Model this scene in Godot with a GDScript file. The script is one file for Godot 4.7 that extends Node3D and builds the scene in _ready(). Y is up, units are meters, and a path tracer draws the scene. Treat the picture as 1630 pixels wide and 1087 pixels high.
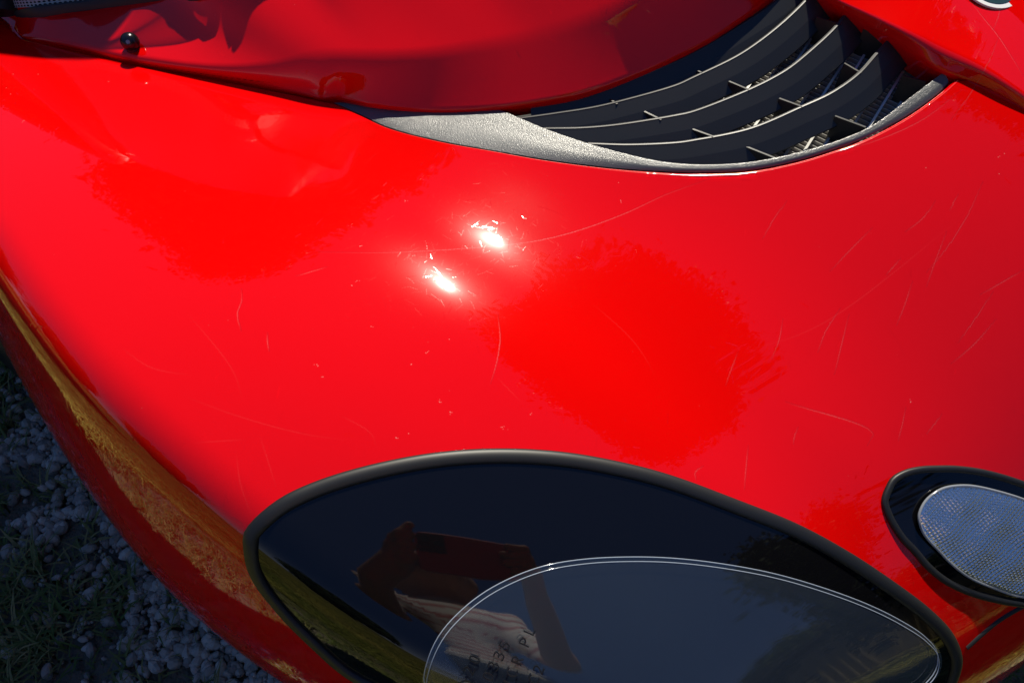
extends Node3D
# A red sports car seen from its front corner: the body is one implicit shape in the car's own axes
# (x to the car's left, y up, z forward, metres); curves on it are listed in tenths of a millimetre.

var AX := [-2, -1, -0.6, -0.35, -0.28, -0.22, -0.11, 0, 0.1, 0.2, 0.3, 0.6]
var AS := [0.02, 0.02, 0.0, -0.075, -0.128, -0.15, -0.3, -0.55, -1.0, -1.4, -1.5, -1.5]
var UX := [-0.1, 0.02, 0.05, 0.1, 0.15, 0.2, 0.222, 0.235, 0.25, 0.265, 0.28, 0.3, 0.32, 0.36, 0.41, 0.5, 0.6, 0.8, 1.2]
var US := [0.45, 0.33, 0.28, 0.19, 0.07, -0.03, -0.09, -0.125, -0.14, -0.105, -0.058, -0.005, 0.03, 0.15, 0.3, 0.36, 0.3, 0.02, 0]
var DX := [-0.2, 0, 0.02, 0.06, 0.11, 0.16, 0.21, 0.27, 0.5]
var DS := [0, -0.1, -0.15, -0.2, -0.18, -0.11, -0.04, 0, 0]
var REF := [0.672, -0.224, 0.222]
var SEAM := [-6048,6945,-7735,-5941,6939,-7510,-5895,6938,-7280,-5895,6940,-7154,-5947,6948,-6962,-5977,6953,-6775,-5897,6948,-6512,-5765,6936,-6145,-5631,6919,-5780,-5304,6872,-5117,-5015,6852,-4429,-4959,6850,-4267]
var VENT := [-4920,6849,-4153,-4896,6843,-3896,-4870,6834,-3623,-4736,6824,-3198,-4585,6820,-2844,-4439,6817,-2497,-4238,6820,-2083,-4097,6828,-1823,-3933,6845,-1541,-3706,6884,-1215,-3468,6945,-966,-3286,6998,-813,-3111,7051,-681,-2818,7147,-522,-2553,7239,-424,-2429,7282,-393]
var HOLE_REST := [-2371,7292,-320,-2348,7263,-113,-2174,7368,-343,-2149,7435,-736,-2112,7515,-1250,-2061,7578,-1690,-2400,7557,-4500,-2400,7481,-9000,-6600,6959,-9000,-6600,6981,-7800]
var HEAD := [-7636,6424,-2125,-7603,6466,-2135,-7513,6530,-2113,-7363,6568,-2070,-7171,6580,-1978,-6908,6579,-1805,-6634,6560,-1585,-6380,6519,-1334,-6149,6460,-1053,-5943,6376,-743,-5810,6301,-510,-5636,6165,-152,-5454,6000,221,-5327,5832,550,-5222,5643,867,-5129,5438,1163,-5090,5269,1368,-5104,5102,1512,-5157,4976,1572,-5250,4847,1596,-5450,4803,1514,-5871,4991,1214,-6329,5224,834,-6752,5422,423,-7092,5503,32,-7365,5539,-384,-7547,5590,-783,-7661,5617,-1160,-7727,5653,-1444,-7745,5814,-1667,-7747,5979,-1862,-7716,6230,-2054]
var LENS := [-7514,5965,-976,-7426,6108,-1011,-7314,6192,-1022,-7177,6236,-1005,-7019,6267,-959,-6849,6282,-878,-6695,6279,-779,-6530,6254,-639,-6349,6205,-459,-6175,6143,-265,-5984,6052,-23,-5796,5936,238,-5612,5784,526,-5450,5618,803,-5340,5473,1021,-5261,5329,1216,-5244,5213,1343,-5304,5113,1401,-5441,5057,1378,-5830,5161,1131,-6277,5373,762,-6699,5580,357,-7040,5697,-27,-7298,5766,-397,-7459,5809,-705,-7522,5868,-894]
var LAMP := [-4952,5929,579,-4921,5948,564,-4869,5970,556,-4791,5996,556,-4696,6006,599,-4605,6002,669,-4514,5988,762,-4426,5970,862,-4311,5932,1020,-4166,5849,1270,-4040,5733,1535,-3967,5583,1778,-3925,5388,1988,-3917,5150,2137,-4034,5000,2147,-4298,5061,1987,-4593,5211,1716,-4771,5328,1497,-4880,5417,1333,-4968,5524,1155,-5006,5621,1012,-5012,5707,892,-5021,5774,790,-4996,5868,657]
var LAMP_LENS := [-4837,5832,813,-4796,5856,800,-4733,5880,800,-4666,5895,819,-4593,5903,855,-4521,5898,914,-4445,5882,998,-4353,5840,1133,-4236,5766,1332,-4140,5671,1535,-4101,5552,1709,-4118,5411,1842,-4188,5276,1910,-4353,5223,1850,-4565,5279,1673,-4720,5405,1444,-4813,5507,1270,-4858,5604,1123,-4870,5670,1028,-4881,5739,925,-4876,5776,875]
var PLATE_OUT := [-4952,6821,-4370,-4893,6819,-4189,-4869,6814,-3929,-4843,6806,-3653,-4709,6797,-3224,-4559,6794,-2866,-4413,6793,-2515,-4213,6797,-2097,-4072,6807,-1834,-3908,6824,-1550,-3681,6864,-1223,-3441,6926,-972,-3258,6979,-818,-3082,7032,-685,-2787,7129,-525,-2520,7221,-427,-2440,7250,-414]
var PLATE_IN := [-4881,6825,-4410,-4660,6830,-3962,-4426,6848,-3507,-4235,6872,-3100,-4206,6866,-2867,-4183,6857,-2642,-4117,6845,-2288,-4044,6839,-2017,-3968,6836,-1797,-3849,6847,-1558,-3652,6883,-1272,-3446,6935,-1049,-3216,7001,-844,-2984,7074,-690,-2695,7176,-587,-2499,7244,-519,-2392,7279,-482]
var BLADE_A := [-4072,6885,-2886,-3790,6960,-2608,-3573,7026,-2411,-3398,7082,-2272,-3194,7149,-2126,-3039,7202,-2036,-2747,7302,-1898,-2431,7408,-1772,-2124,7507,-1688]
var BLADE_B := [-4208,6849,-2896,-4010,6890,-2664,-3839,6932,-2462,-3658,6983,-2278,-3384,7066,-2026,-3284,7099,-1962,-2993,7195,-1784,-2830,7252,-1712,-2604,7332,-1641,-2360,7417,-1593,-2127,7495,-1571]
var BLADE_C := [-4182,6841,-2677,-4029,6867,-2435,-3875,6899,-2227,-3588,6971,-1889,-3511,6992,-1810,-3167,7100,-1557,-2979,7162,-1446,-2863,7202,-1394,-2662,7274,-1336,-2451,7349,-1291,-2283,7409,-1276,-2152,7454,-1268]
var BLADE_D := [-4116,6830,-2320,-3967,6850,-2062,-3767,6887,-1768,-3698,6903,-1686,-3414,6977,-1388,-3091,7079,-1167,-2890,7144,-1042,-2674,7220,-960,-2467,7296,-931,-2291,7358,-905,-2203,7389,-899]
var RIBS := [-3689,6944,-2427,-3727,6960,-2331,-3649,6934,-2137,-3674,6945,-1977,-3590,6914,-1754,-3595,6928,-1584,-3507,6894,-1353,-3508,6900,-1133,-3180,7102,-1983,-3215,7120,-1925,-3144,7091,-1736,-3165,7099,-1558,-3080,7069,-1354,-3088,7078,-1167,-2999,7047,-951,-3000,7051,-725,-2383,7355,-1466,-2390,7367,-1275,-2307,7342,-1129,-2304,7353,-922,-2497,7214,-710,-2498,7227,-548,-2615,7222,-1104,-2663,7221,-956]
var PANEL_EDGE := [-5947,6948,-6962,-5977,6953,-6775,-5897,6948,-6512,-5765,6936,-6145,-5631,6919,-5780,-5304,6872,-5117,-5015,6852,-4429,-4959,6850,-4267,-4887,6851,-4187,-4749,6850,-3850,-4531,6861,-3464,-4257,6897,-3082,-4089,6930,-2880,-3826,6996,-2592,-3430,7121,-2281,-3038,7252,-2037,-2764,7347,-1917,-2513,7433,-1828,-2082,7574,-1730]
var PANEL_CREASE := [-5933,6988,-6925,-5968,6983,-6741,-5887,6988,-6464,-5758,6986,-6089,-5614,6979,-5729,-5300,6972,-5040,-4950,7062,-4409,-4864,7130,-4244,-4799,7141,-4160,-4584,7170,-3889,-4288,7201,-3580,-3996,7247,-3278,-3833,7280,-3118,-3644,7346,-2898,-3380,7461,-2639,-3130,7582,-2410,-2947,7667,-2272,-2724,7733,-2178,-2385,7854,-2081]
var PANEL_REAR := [-5877,7006,-6998,-5869,7042,-6886,-5785,7086,-6670,-5532,7076,-6492,-5317,7108,-6253,-5064,7186,-5868,-4940,7339,-5379,-4780,7411,-5086,-4515,7416,-4876,-4470,7473,-4692,-4267,7519,-4409,-4024,7558,-4107,-3825,7578,-3899,-3628,7625,-3627,-3391,7689,-3275,-3167,7755,-2927,-2877,7789,-2626,-2633,7810,-2401,-2283,7864,-2083]
var BRIDGE_EDGE := [-2157,7561,-1871,-2331,7464,-1467,-2326,7441,-1261,-2361,7391,-968,-2382,7361,-805,-2408,7326,-627,-2451,7302,-575,-2432,7289,-443,-2384,7285,-305,-2373,7252,-100,-2376,7211,88,-2369,7135,410]
var BRIDGE_CREASE := [-2160,7591,-1869,-2344,7500,-1460,-2326,7483,-1263,-2363,7463,-983,-2400,7457,-826,-2401,7446,-669,-2378,7422,-640,-2381,7403,-499,-2363,7393,-350,-2380,7348,-138,-2365,7289,52,-2347,7183,386]
var SCRATCH := [[-6137,-3041,-5819,-2716,-5371,-2347,-4957,-2023,-4500,-1761,-4187,-1602,-3919,-1415],[-5716,-1900,-5851,-1772,-6003,-1681,-6131,-1626],[-6653,-3153,-6707,-3086,-6790,-3028,-6857,-2921],[-6763,-2808,-6842,-2708],[-2961,112,-3206,140,-3431,136,-3652,107],[-3237,-78,-3375,-89,-3520,-138],[-3120,22,-3238,27],[-3676,-75,-3815,-98],[-4852,-608,-5033,-569,-5098,-553],[-6974,-3261,-7057,-2766,-7146,-2584],[-7345,-2872,-7218,-2541,-7061,-2222,-6910,-1988],[-7369,-3346,-7340,-3110,-7226,-2907],[-7213,-2393,-7296,-2235,-7357,-2120],[-7353,-2425,-7463,-2283,-7540,-2127],[-5622,-397,-5690,-415,-5727,-386],[-5309,-251,-5549,-135],[-4266,631,-4429,610],[-5362,-915,-5262,-1150,-5210,-1531],[-6090,-1422,-6067,-1629],[-3189,130,-4369,-293,-4838,-593],[-3259,606,-3553,456],[-6845,-1862,-6811,-1939,-6848,-2142],[-2495,-315,-2806,-425,-3081,-598,-3313,-797],[-4912,-208,-4669,331,-4759,337],[-6364,-2994,-6180,-2912],[-7471,-2612,-7285,-2424],[-3603,617,-3800,582,-3997,521],[-4984,-64,-5040,-55,-5092,-36],[-3362,81,-3543,115,-3721,152],[-3483,516,-3676,508,-3870,492],[-3772,-891,-3932,-895,-4095,-884],[-4170,-164,-4361,-103,-4551,-45],[-4470,-492,-4604,-440,-4749,-414],[-3749,62,-3891,96,-4036,120],[-4172,-230,-4342,-231,-4507,-202],[-4392,421,-4489,456,-4589,484],[-3616,-327,-3815,-371,-4017,-407],[-1796,-656,-1921,-464,-2028,-293,-2129,-155,-2234,-7],[-1627,-439,-1828,-374,-2005,-346],[-2028,-293,-2252,-260,-2505,-253,-2715,-268],[-2337,-1083,-2416,-873]]
var CHIPS := [-5914,-5622,-6333,-6245,-6469,-6093,-6495,-5990,-6619,-5592,-6208,-6106,-4774,-5204,-4666,-4741,-4154,-4882,-6179,-2695,-6129,-2700,-6065,-1997,-6220,-2037,-4980,-1795,-5296,-2129,-4295,-1929,-4413,-1831,-6284,-1410,-6112,-1334,-6672,-1783,-6737,-1819,-2762,113,-2720,137,-2851,170,-4346,430,-6712,-2447,-6747,-2367,-5385,-2984,-6319,-2400,-6345,-2049,-6414,-1772,-6418,-1693,-3080,-743,-3086,-243]
var MARKS := [-7298,6103,-814,-7243,6137,-820,-7209,6107,-724,-7152,6133,-731,-7135,6099,-642,-7078,6124,-654,-7122,6047,-529,-7065,6075,-539]
var MARK_RING := [-7391,5993,-773]
var NOZZLE := [-5549,7047,-5803]
var WIPER := [-4287,8039,-5915,-4413,7945,-5672,-4542,7851,-5360,-4551,7845,-5328,-4236,8009,-5194,-3892,8228,-4968,-3403,8454,-4750]
var WIPER_CAP := [-4397,8015,-6030]
var RADIATOR := [-2667,6963,-840,6592,10733,-1086,-1949,5845,9071]
var BADGE := [-1631,7572,-524]
var BUMPER_SEAM := [-5044,5114,1516,-4922,5154,1554,-4766,5191,1612,-4572,5207,1713,-4238,5202,1915,-3808,5176,2161]

const TURN := 0.907571   # 52 degrees: how the car stands to the viewer
var car: Node3D
var M := {}
var rng := RandomNumberGenerator.new()
var tab_a := PackedFloat64Array()
var tab_u := PackedFloat64Array()
var tab_d := PackedFloat64Array()

# ------------------------------------------------------------------ helpers
class MB:
	var v := PackedVector3Array()
	var n := PackedVector3Array()
	var uv := PackedVector2Array()
	var c := PackedColorArray()
	var idx := PackedInt32Array()
	func add(p: Vector3, nn: Vector3, t := Vector2.ZERO) -> int:
		v.append(p); n.append(nn); uv.append(t)
		return v.size() - 1
	func tri(a: int, b: int, d: int) -> void:
		var g := (v[b] - v[a]).cross(v[d] - v[a])
		if g.dot(n[a] + n[b] + n[d]) > 0.0:
			idx.append(a); idx.append(d); idx.append(b)
		else:
			idx.append(a); idx.append(b); idx.append(d)
	func quad(a: int, b: int, d: int, e: int) -> void:
		tri(a, b, d); tri(a, d, e)
	func mesh() -> ArrayMesh:
		var arr := []
		arr.resize(Mesh.ARRAY_MAX)
		arr[Mesh.ARRAY_VERTEX] = v
		arr[Mesh.ARRAY_NORMAL] = n
		arr[Mesh.ARRAY_TEX_UV] = uv
		if c.size() == v.size() and c.size() > 0:
			arr[Mesh.ARRAY_COLOR] = c
		arr[Mesh.ARRAY_INDEX] = idx
		var m := ArrayMesh.new()
		m.add_surface_from_arrays(Mesh.PRIMITIVE_TRIANGLES, arr)
		return m
	# rows of points joined to a smooth sheet; «out» is a rough outward direction or a point function
	func sheet(rows: Array, out: Vector3, closed_u := false, closed_v := false) -> void:
		var base := v.size()
		var nr := rows.size()
		var nc: int = rows[0].size()
		var sum := 0.0
		for i in nr:
			for j in nc:
				var p: Vector3 = rows[i][j]
				var i0 := i - 1 if i > 0 else (nr - 1 if closed_v else 0)
				var i1 := i + 1 if i < nr - 1 else (0 if closed_v else nr - 1)
				var j0 := j - 1 if j > 0 else (nc - 1 if closed_u else 0)
				var j1 := j + 1 if j < nc - 1 else (0 if closed_u else nc - 1)
				var du: Vector3 = rows[i][j1] - rows[i][j0]
				var dv: Vector3 = rows[i1][j] - rows[i0][j]
				var g := du.cross(dv)
				if g.length_squared() < 1e-18:
					g = out
				g = g.normalized()
				sum += g.dot(out)
				add(p, g, Vector2(p.x + 0.9, p.z + 1.0))
		if sum < 0.0:
			for i in range(base, v.size()):
				n[i] = -n[i]
		var ii := nr if closed_v else nr - 1
		var jj := nc if closed_u else nc - 1
		for i in ii:
			for j in jj:
				var a := base + i * nc + j
				var b := base + i * nc + (j + 1) % nc
				var d := base + ((i + 1) % nr) * nc + (j + 1) % nc
				var e := base + ((i + 1) % nr) * nc + j
				quad(a, b, d, e)
	# a tube along points
	func tube(pts: PackedVector3Array, radii, sides := 8, closed := false) -> void:
		var rows := []
		var np := pts.size()
		var side := Vector3.ZERO
		for i in np:
			var t: Vector3
			if closed:
				t = pts[(i + 1) % np] - pts[(i - 1 + np) % np]
			else:
				t = pts[mini(i + 1, np - 1)] - pts[maxi(i - 1, 0)]
			t = t.normalized()
			if side == Vector3.ZERO:
				side = t.cross(Vector3.UP if absf(t.y) < 0.9 else Vector3.RIGHT).normalized()
			side = (side - t * side.dot(t)).normalized()
			var up := side.cross(t)
			var r: float = radii if radii is float else radii[i]
			var row := PackedVector3Array()
			for k in sides:
				var w := TAU * k / sides
				row.append(pts[i] + (side * cos(w) + up * sin(w)) * r)
			rows.append(row)
		var base := v.size()
		for i in np:
			for k in sides:
				add(rows[i][k], (rows[i][k] - pts[i]).normalized(), Vector2(float(k) / sides, i * 0.1))
		for i in (np if closed else np - 1):
			for k in sides:
				quad(base + i * sides + k, base + i * sides + (k + 1) % sides, base + ((i + 1) % np) * sides + (k + 1) % sides, base + ((i + 1) % np) * sides + k)
		if not closed:
			for e in [0, np - 1]:
				var d: Vector3 = (pts[0] - pts[1]).normalized() if e == 0 else (pts[np - 1] - pts[np - 2]).normalized()
				var ctr := add(pts[e], d)
				var first := v.size()
				for k in sides:
					add(rows[e][k], d)
				for k in sides:
					tri(ctr, first + k, first + (k + 1) % sides)
	func box(t: Transform3D, s: Vector3) -> void:
		for ax in 3:
			for sg in [-1.0, 1.0]:
				var nn := Vector3.ZERO
				nn[ax] = sg
				var a := Vector3.ZERO
				var b := Vector3.ZERO
				a[(ax + 1) % 3] = s[(ax + 1) % 3] / 2
				b[(ax + 2) % 3] = s[(ax + 2) % 3] / 2
				var o := nn * s[ax] / 2
				var wn := (t.basis * nn).normalized()
				var q := [t * (o - a - b), t * (o + a - b), t * (o + a + b), t * (o - a + b)]
				var i0 := add(q[0], wn, Vector2(0, 0))
				add(q[1], wn, Vector2(1, 0)); add(q[2], wn, Vector2(1, 1)); add(q[3], wn, Vector2(0, 1))
				quad(i0, i0 + 1, i0 + 2, i0 + 3)
	func ball(ctr: Vector3, r: Vector3, seg := 12) -> void:
		var base := v.size()
		for i in seg + 1:
			var a := PI * i / seg
			for j in seg * 2:
				var b := PI * j / seg
				var d := Vector3(sin(a) * cos(b), cos(a), sin(a) * sin(b))
				add(ctr + d * r, (d / r).normalized())
		for i in seg:
			for j in seg * 2:
				quad(base + i * seg * 2 + j, base + i * seg * 2 + (j + 1) % (seg * 2), base + (i + 1) * seg * 2 + (j + 1) % (seg * 2), base + (i + 1) * seg * 2 + j)

func obj(called: String, m: Mesh, mat: Material, parent: Node) -> MeshInstance3D:
	var o := MeshInstance3D.new()
	o.name = called
	o.mesh = m
	o.material_override = mat
	parent.add_child(o, true)
	return o

func thing(called: String, label: String, category: String, group := "") -> Node3D:
	var o := Node3D.new()
	o.name = called
	add_child(o, true)
	tag(o, label, category, group)
	return o

func tag(o: Node, label: String, category: String, group := "") -> void:
	o.set_meta("label", label)
	o.set_meta("category", category)
	if group != "":
		o.set_meta("group", group)

func lin(r: float, g: float, b: float, a := 1.0) -> Color:
	var c := Color(r, g, b).linear_to_srgb()
	c.a = a
	return c

func mat(r: float, g: float, b: float, rough := 0.8, metal := 0.0, spec := 0.5) -> StandardMaterial3D:
	var m := StandardMaterial3D.new()
	m.albedo_color = lin(r, g, b)
	m.roughness = rough
	m.metallic = metal
	m.metallic_specular = spec
	return m

func noise_tex(freq: float, octaves: int, size := 512, as_normal := false, strength := 4.0, kind := FastNoiseLite.TYPE_SIMPLEX_SMOOTH, ramp: Gradient = null) -> NoiseTexture2D:
	var f := FastNoiseLite.new()
	f.seed = 7
	f.noise_type = kind
	f.frequency = freq
	f.fractal_octaves = octaves
	var t := NoiseTexture2D.new()
	t.width = size; t.height = size
	t.seamless = true
	t.noise = f
	t.as_normal_map = as_normal
	t.bump_strength = strength
	if ramp:
		t.color_ramp = ramp
	return t

func pts(a: Array) -> PackedVector3Array:
	var o := PackedVector3Array()
	for i in a.size() / 3:
		o.append(Vector3(a[i * 3], a[i * 3 + 1], a[i * 3 + 2]) * 1e-4)
	return o

# Catmull-Rom through the points, then even steps along it
func smooth(p: PackedVector3Array, count: int, closed := false) -> PackedVector3Array:
	var n := p.size()
	var fine := PackedVector3Array()
	var segs := n if closed else n - 1
	for i in segs:
		var a := p[(i - 1 + n) % n] if closed else p[maxi(i - 1, 0)]
		var b := p[i]
		var c := p[(i + 1) % n]
		var d := p[(i + 2) % n] if closed else p[mini(i + 2, n - 1)]
		if not closed and i == 0:
			a = b * 2.0 - c
		if not closed and i == segs - 1:
			d = c * 2.0 - b
		# centripetal knots keep uneven points free of loops
		var t1 := pow(maxf(a.distance_to(b), 1e-6), 0.5)
		var t2 := t1 + pow(maxf(b.distance_to(c), 1e-6), 0.5)
		var t3 := t2 + pow(maxf(c.distance_to(d), 1e-6), 0.5)
		for k in 16:
			var t := lerpf(t1, t2, k / 16.0)
			var a1 := a * ((t1 - t) / t1) + b * (t / t1)
			var a2 := b * ((t2 - t) / (t2 - t1)) + c * ((t - t1) / (t2 - t1))
			var a3 := c * ((t3 - t) / (t3 - t2)) + d * ((t - t2) / (t3 - t2))
			var b1 := a1 * ((t2 - t) / t2) + a2 * (t / t2)
			var b2 := a2 * ((t3 - t) / (t3 - t1)) + a3 * ((t - t1) / (t3 - t1))
			fine.append(b1 * ((t2 - t) / (t2 - t1)) + b2 * ((t - t1) / (t2 - t1)))
	fine.append(p[0] if closed else p[n - 1])
	return even(fine, count, closed)

func even(fine: PackedVector3Array, count: int, closed := false) -> PackedVector3Array:
	var total := 0.0
	for i in fine.size() - 1:
		total += fine[i].distance_to(fine[i + 1])
	var out := PackedVector3Array()
	var step := total / (count if closed else count - 1)
	var at := 0.0
	var want := 0.0
	for i in fine.size() - 1:
		var l := fine[i].distance_to(fine[i + 1])
		while want <= at + l + 1e-9 and out.size() < count:
			out.append(fine[i].lerp(fine[i + 1], (want - at) / maxf(l, 1e-9)))
			want += step
		at += l
	while out.size() < count:
		out.append(fine[fine.size() - 1])
	return out

# ------------------------------------------------------------------ the body's shape
func spline_table(xs: Array, ss: Array) -> PackedFloat64Array:
	# integral of a cubic slope table, 1 mm steps
	var n := int(round((xs[-1] - xs[0]) * 1000.0)) + 1
	var m := []
	var k := xs.size()
	for i in k:
		if i == 0:
			m.append((ss[1] - ss[0]) / (xs[1] - xs[0]))
		elif i == k - 1:
			m.append((ss[i] - ss[i - 1]) / (xs[i] - xs[i - 1]))
		else:
			var h0: float = xs[i] - xs[i - 1]
			var h1: float = xs[i + 1] - xs[i]
			m.append((ss[i + 1] * h0 * h0 - ss[i - 1] * h1 * h1 + ss[i] * (h1 * h1 - h0 * h0)) / (h0 * h1 * (h0 + h1)))
	var out := PackedFloat64Array()
	var sum := 0.0
	var last := 0.0
	var i := 0
	for j in n:
		var x: float = xs[0] + j * 0.001
		while i < k - 2 and x > xs[i + 1]:
			i += 1
		var h: float = xs[i + 1] - xs[i]
		var t: float = (x - xs[i]) / h
		var s: float = (2 * t * t * t - 3 * t * t + 1) * ss[i] + (t * t * t - 2 * t * t + t) * h * m[i] + (3 * t * t - 2 * t * t * t) * ss[i + 1] + (t * t * t - t * t) * h * m[i + 1]
		if j > 0:
			sum += (s + last) * 0.0005
		last = s
		out.append(sum)
	return out

func look(t: PackedFloat64Array, x0: float, x: float) -> float:
	var f := (x - x0) * 1000.0
	var i := clampi(int(floor(f)), 1, t.size() - 3)
	f -= i
	var a := t[i - 1]
	var b := t[i]
	var c := t[i + 1]
	var d := t[i + 2]
	return b + 0.5 * f * (c - a + f * (2.0 * a - 5.0 * b + 4.0 * c - d + f * (3.0 * (b - c) + d - a)))

func prepare_body() -> void:
	tab_a = spline_table(AX, AS)
	tab_u = spline_table(UX, US)
	tab_d = spline_table(DX, DS)
	var a := look(tab_a, AX[0], REF[1])
	var u := look(tab_u, UX[0], REF[2])
	var d := look(tab_d, DX[0], REF[2])
	for i in tab_a.size(): tab_a[i] -= a
	for i in tab_u.size(): tab_u[i] -= u
	for i in tab_d.size(): tab_d[i] -= d

func top_height(x: float, z: float) -> float:
	x = -absf(x)
	var d := -0.6 * x * x + 0.6 * 0.578 * 0.578
	d = 0.3 * d + 0.7 * smax(d, 0.0, 0.05)
	var w := clampf((-0.1 - z) / 0.24, 0.0, 1.0)
	w = w * w * (3.0 - 2.0 * w)
	var h: float = REF[0] + look(tab_a, AX[0], z - d) + look(tab_u, UX[0], x + 0.8)
	return h + w * look(tab_d, DX[0], clampf(x + 0.8, -0.19, 0.49))

func side_x(y: float, z: float) -> float:
	var r := maxf(-0.3 - z, 0.0)
	var f := maxf(z + 0.36, 0.0)
	var v := y - 0.44
	return 0.01 - 0.13 * (1.0 - exp(-4.6 * r * r)) - 0.55 * f * f - (0.75 if v > 0.0 else 3.0) * v * v

func smax(a: float, b: float, k: float) -> float:
	var h := maxf(k - absf(a - b), 0.0) / k
	return maxf(a, b) + h * h * k * 0.25

func body(p: Vector3) -> float:
	var x := -absf(p.x)
	var ft := (p.y - top_height(x, p.z)) * 0.8
	var fs := -(x + 0.8) - side_x(p.y, p.z)
	var v := p.y - 0.33
	var ff := p.z - (0.32 - 0.5 * x * x - 0.8 * v * v)
	return smax(ft, smax(fs, ff, 0.09), 0.022)

func grad(p: Vector3) -> Vector3:
	var e := 0.0015
	return Vector3(body(p + Vector3(e, 0, 0)) - body(p - Vector3(e, 0, 0)), body(p + Vector3(0, e, 0)) - body(p - Vector3(0, e, 0)), body(p + Vector3(0, 0, e)) - body(p - Vector3(0, 0, e))).normalized()

# The grid is laid out square to one slanting direction from which the whole corner of the car can be seen.
var N0 := Vector3(-0.45, 0.78, 0.35).normalized()
var P0 := Vector3.UP.cross(N0).normalized()
var Q0 := N0.cross(P0)
const C0 := Vector3(-0.45, 0.6, -0.25)

func flat(p: Vector3) -> Vector2:
	return Vector2((p - C0).dot(P0), (p - C0).dot(Q0))

func flat_all(a: PackedVector3Array) -> PackedVector2Array:
	var o := PackedVector2Array()
	for p in a:
		o.append(flat(p))
	return o

class Outline:
	var p: PackedVector2Array
	var box: Rect2
	func _init(a: PackedVector2Array) -> void:
		p = a
		box = Rect2(a[0], Vector2.ZERO)
		for q in a:
			box = box.expand(q)
		box = box.grow(0.012)
	func away(q: Vector2) -> float:   # distance, negative inside
		if not box.has_point(q):
			return 0.05
		var best := 1e9
		var inside := false
		var n := p.size()
		var b := p[n - 1]
		for i in n:
			var a := p[i]
			var e := b - a
			var w := q - a
			var r := w - e * clampf(w.dot(e) / maxf(e.length_squared(), 1e-12), 0.0, 1.0)
			best = minf(best, r.length_squared())
			if (a.y > q.y) != (b.y > q.y) and q.x < (b.x - a.x) * (q.y - a.y) / (b.y - a.y) + a.x:
				inside = not inside
			b = a
		return -sqrt(best) if inside else sqrt(best)

class Grid:
	var nx := 0
	var ny := 0
	var pos := PackedVector3Array()
	var nor := PackedVector3Array()
	var ok := PackedByteArray()
	var at := PackedVector2Array()

func solve(lo: Vector2, hi: Vector2, cell: float, start := 0.3) -> Grid:
	var g := Grid.new()
	g.nx = int(ceil((hi.x - lo.x) / cell)) + 1
	g.ny = int(ceil((hi.y - lo.y) / cell)) + 1
	var prev := PackedFloat64Array()
	prev.resize(g.nx)
	prev.fill(1e9)
	for j in g.ny:
		var left := 1e9
		for i in g.nx:
			var c := Vector2(lo.x + i * cell, lo.y + j * cell)
			var o := C0 + P0 * c.x + Q0 * c.y
			var good := false
			var s := 0.0
			for guess in ([prev[i], left, 1e9] if prev[i] < 1e8 or left < 1e8 else [1e9]):
				if guess > 1e8:
					# walk in from outside
					s = start
					var f := body(o + N0 * s)
					var steps := 0
					while f > 0.0 and s > -0.5 and steps < 60:
						s -= clampf(f * 0.7, 0.002, 0.05)
						f = body(o + N0 * s)
						steps += 1
				else:
					s = guess
				for it in 6:
					var f0 := body(o + N0 * s)
					if absf(f0) < 2e-6:
						break
					var df := (body(o + N0 * (s + 0.0005)) - f0) / 0.0005
					s -= clampf(f0 / (df if df > 0.08 else 0.08), -0.02, 0.02)
				if absf(body(o + N0 * s)) < 2e-5:
					good = true
					break
			var p := o + N0 * s
			g.pos.append(p)
			g.at.append(c)
			g.ok.append(1 if good else 0)
			g.nor.append(grad(p) if good else N0)
			left = s if good else 1e9
			prev[i] = s if good else 1e9
	return g

# the part of the grid where «keep» is above zero, cut clean along its zero line and lifted off the body by «lift»
func cut(g: Grid, keep: PackedFloat32Array, lift := 0.0, uv_scale := 1.0) -> MB:
	var m := MB.new()
	var id := PackedInt32Array()
	id.resize(g.pos.size())
	id.fill(-1)
	var edges := {}
	for j in g.ny - 1:
		for i in g.nx - 1:
			var q := [j * g.nx + i, j * g.nx + i + 1, (j + 1) * g.nx + i + 1, (j + 1) * g.nx + i]
			for t in [[q[0], q[1], q[2]], [q[0], q[2], q[3]]]:
				if not (g.ok[t[0]] and g.ok[t[1]] and g.ok[t[2]]):
					continue
				var poly := []
				for k in 3:
					var a: int = t[k]
					var b: int = t[(k + 1) % 3]
					if keep[a] > 0.0:
						if id[a] < 0:
							id[a] = m.add(g.pos[a] + g.nor[a] * lift, g.nor[a], uv_of(g.pos[a]))
						poly.append(id[a])
					if (keep[a] > 0.0) != (keep[b] > 0.0):
						var key := Vector2i(mini(a, b), maxi(a, b))
						if not edges.has(key):
							var w := keep[a] / (keep[a] - keep[b])
							var nn := g.nor[a].lerp(g.nor[b], w).normalized()
							var pp := g.pos[a].lerp(g.pos[b], w)
							edges[key] = m.add(pp + nn * lift, nn, uv_of(pp))
						poly.append(edges[key])
				if poly.size() >= 3:
					m.tri(poly[0], poly[1], poly[2])
				if poly.size() == 4:
					m.tri(poly[0], poly[2], poly[3])
	return m

func uv_of(p: Vector3) -> Vector2:
	return Vector2((p.x + 0.9) / 1.1, (p.z + 0.75) / 1.1)

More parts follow.
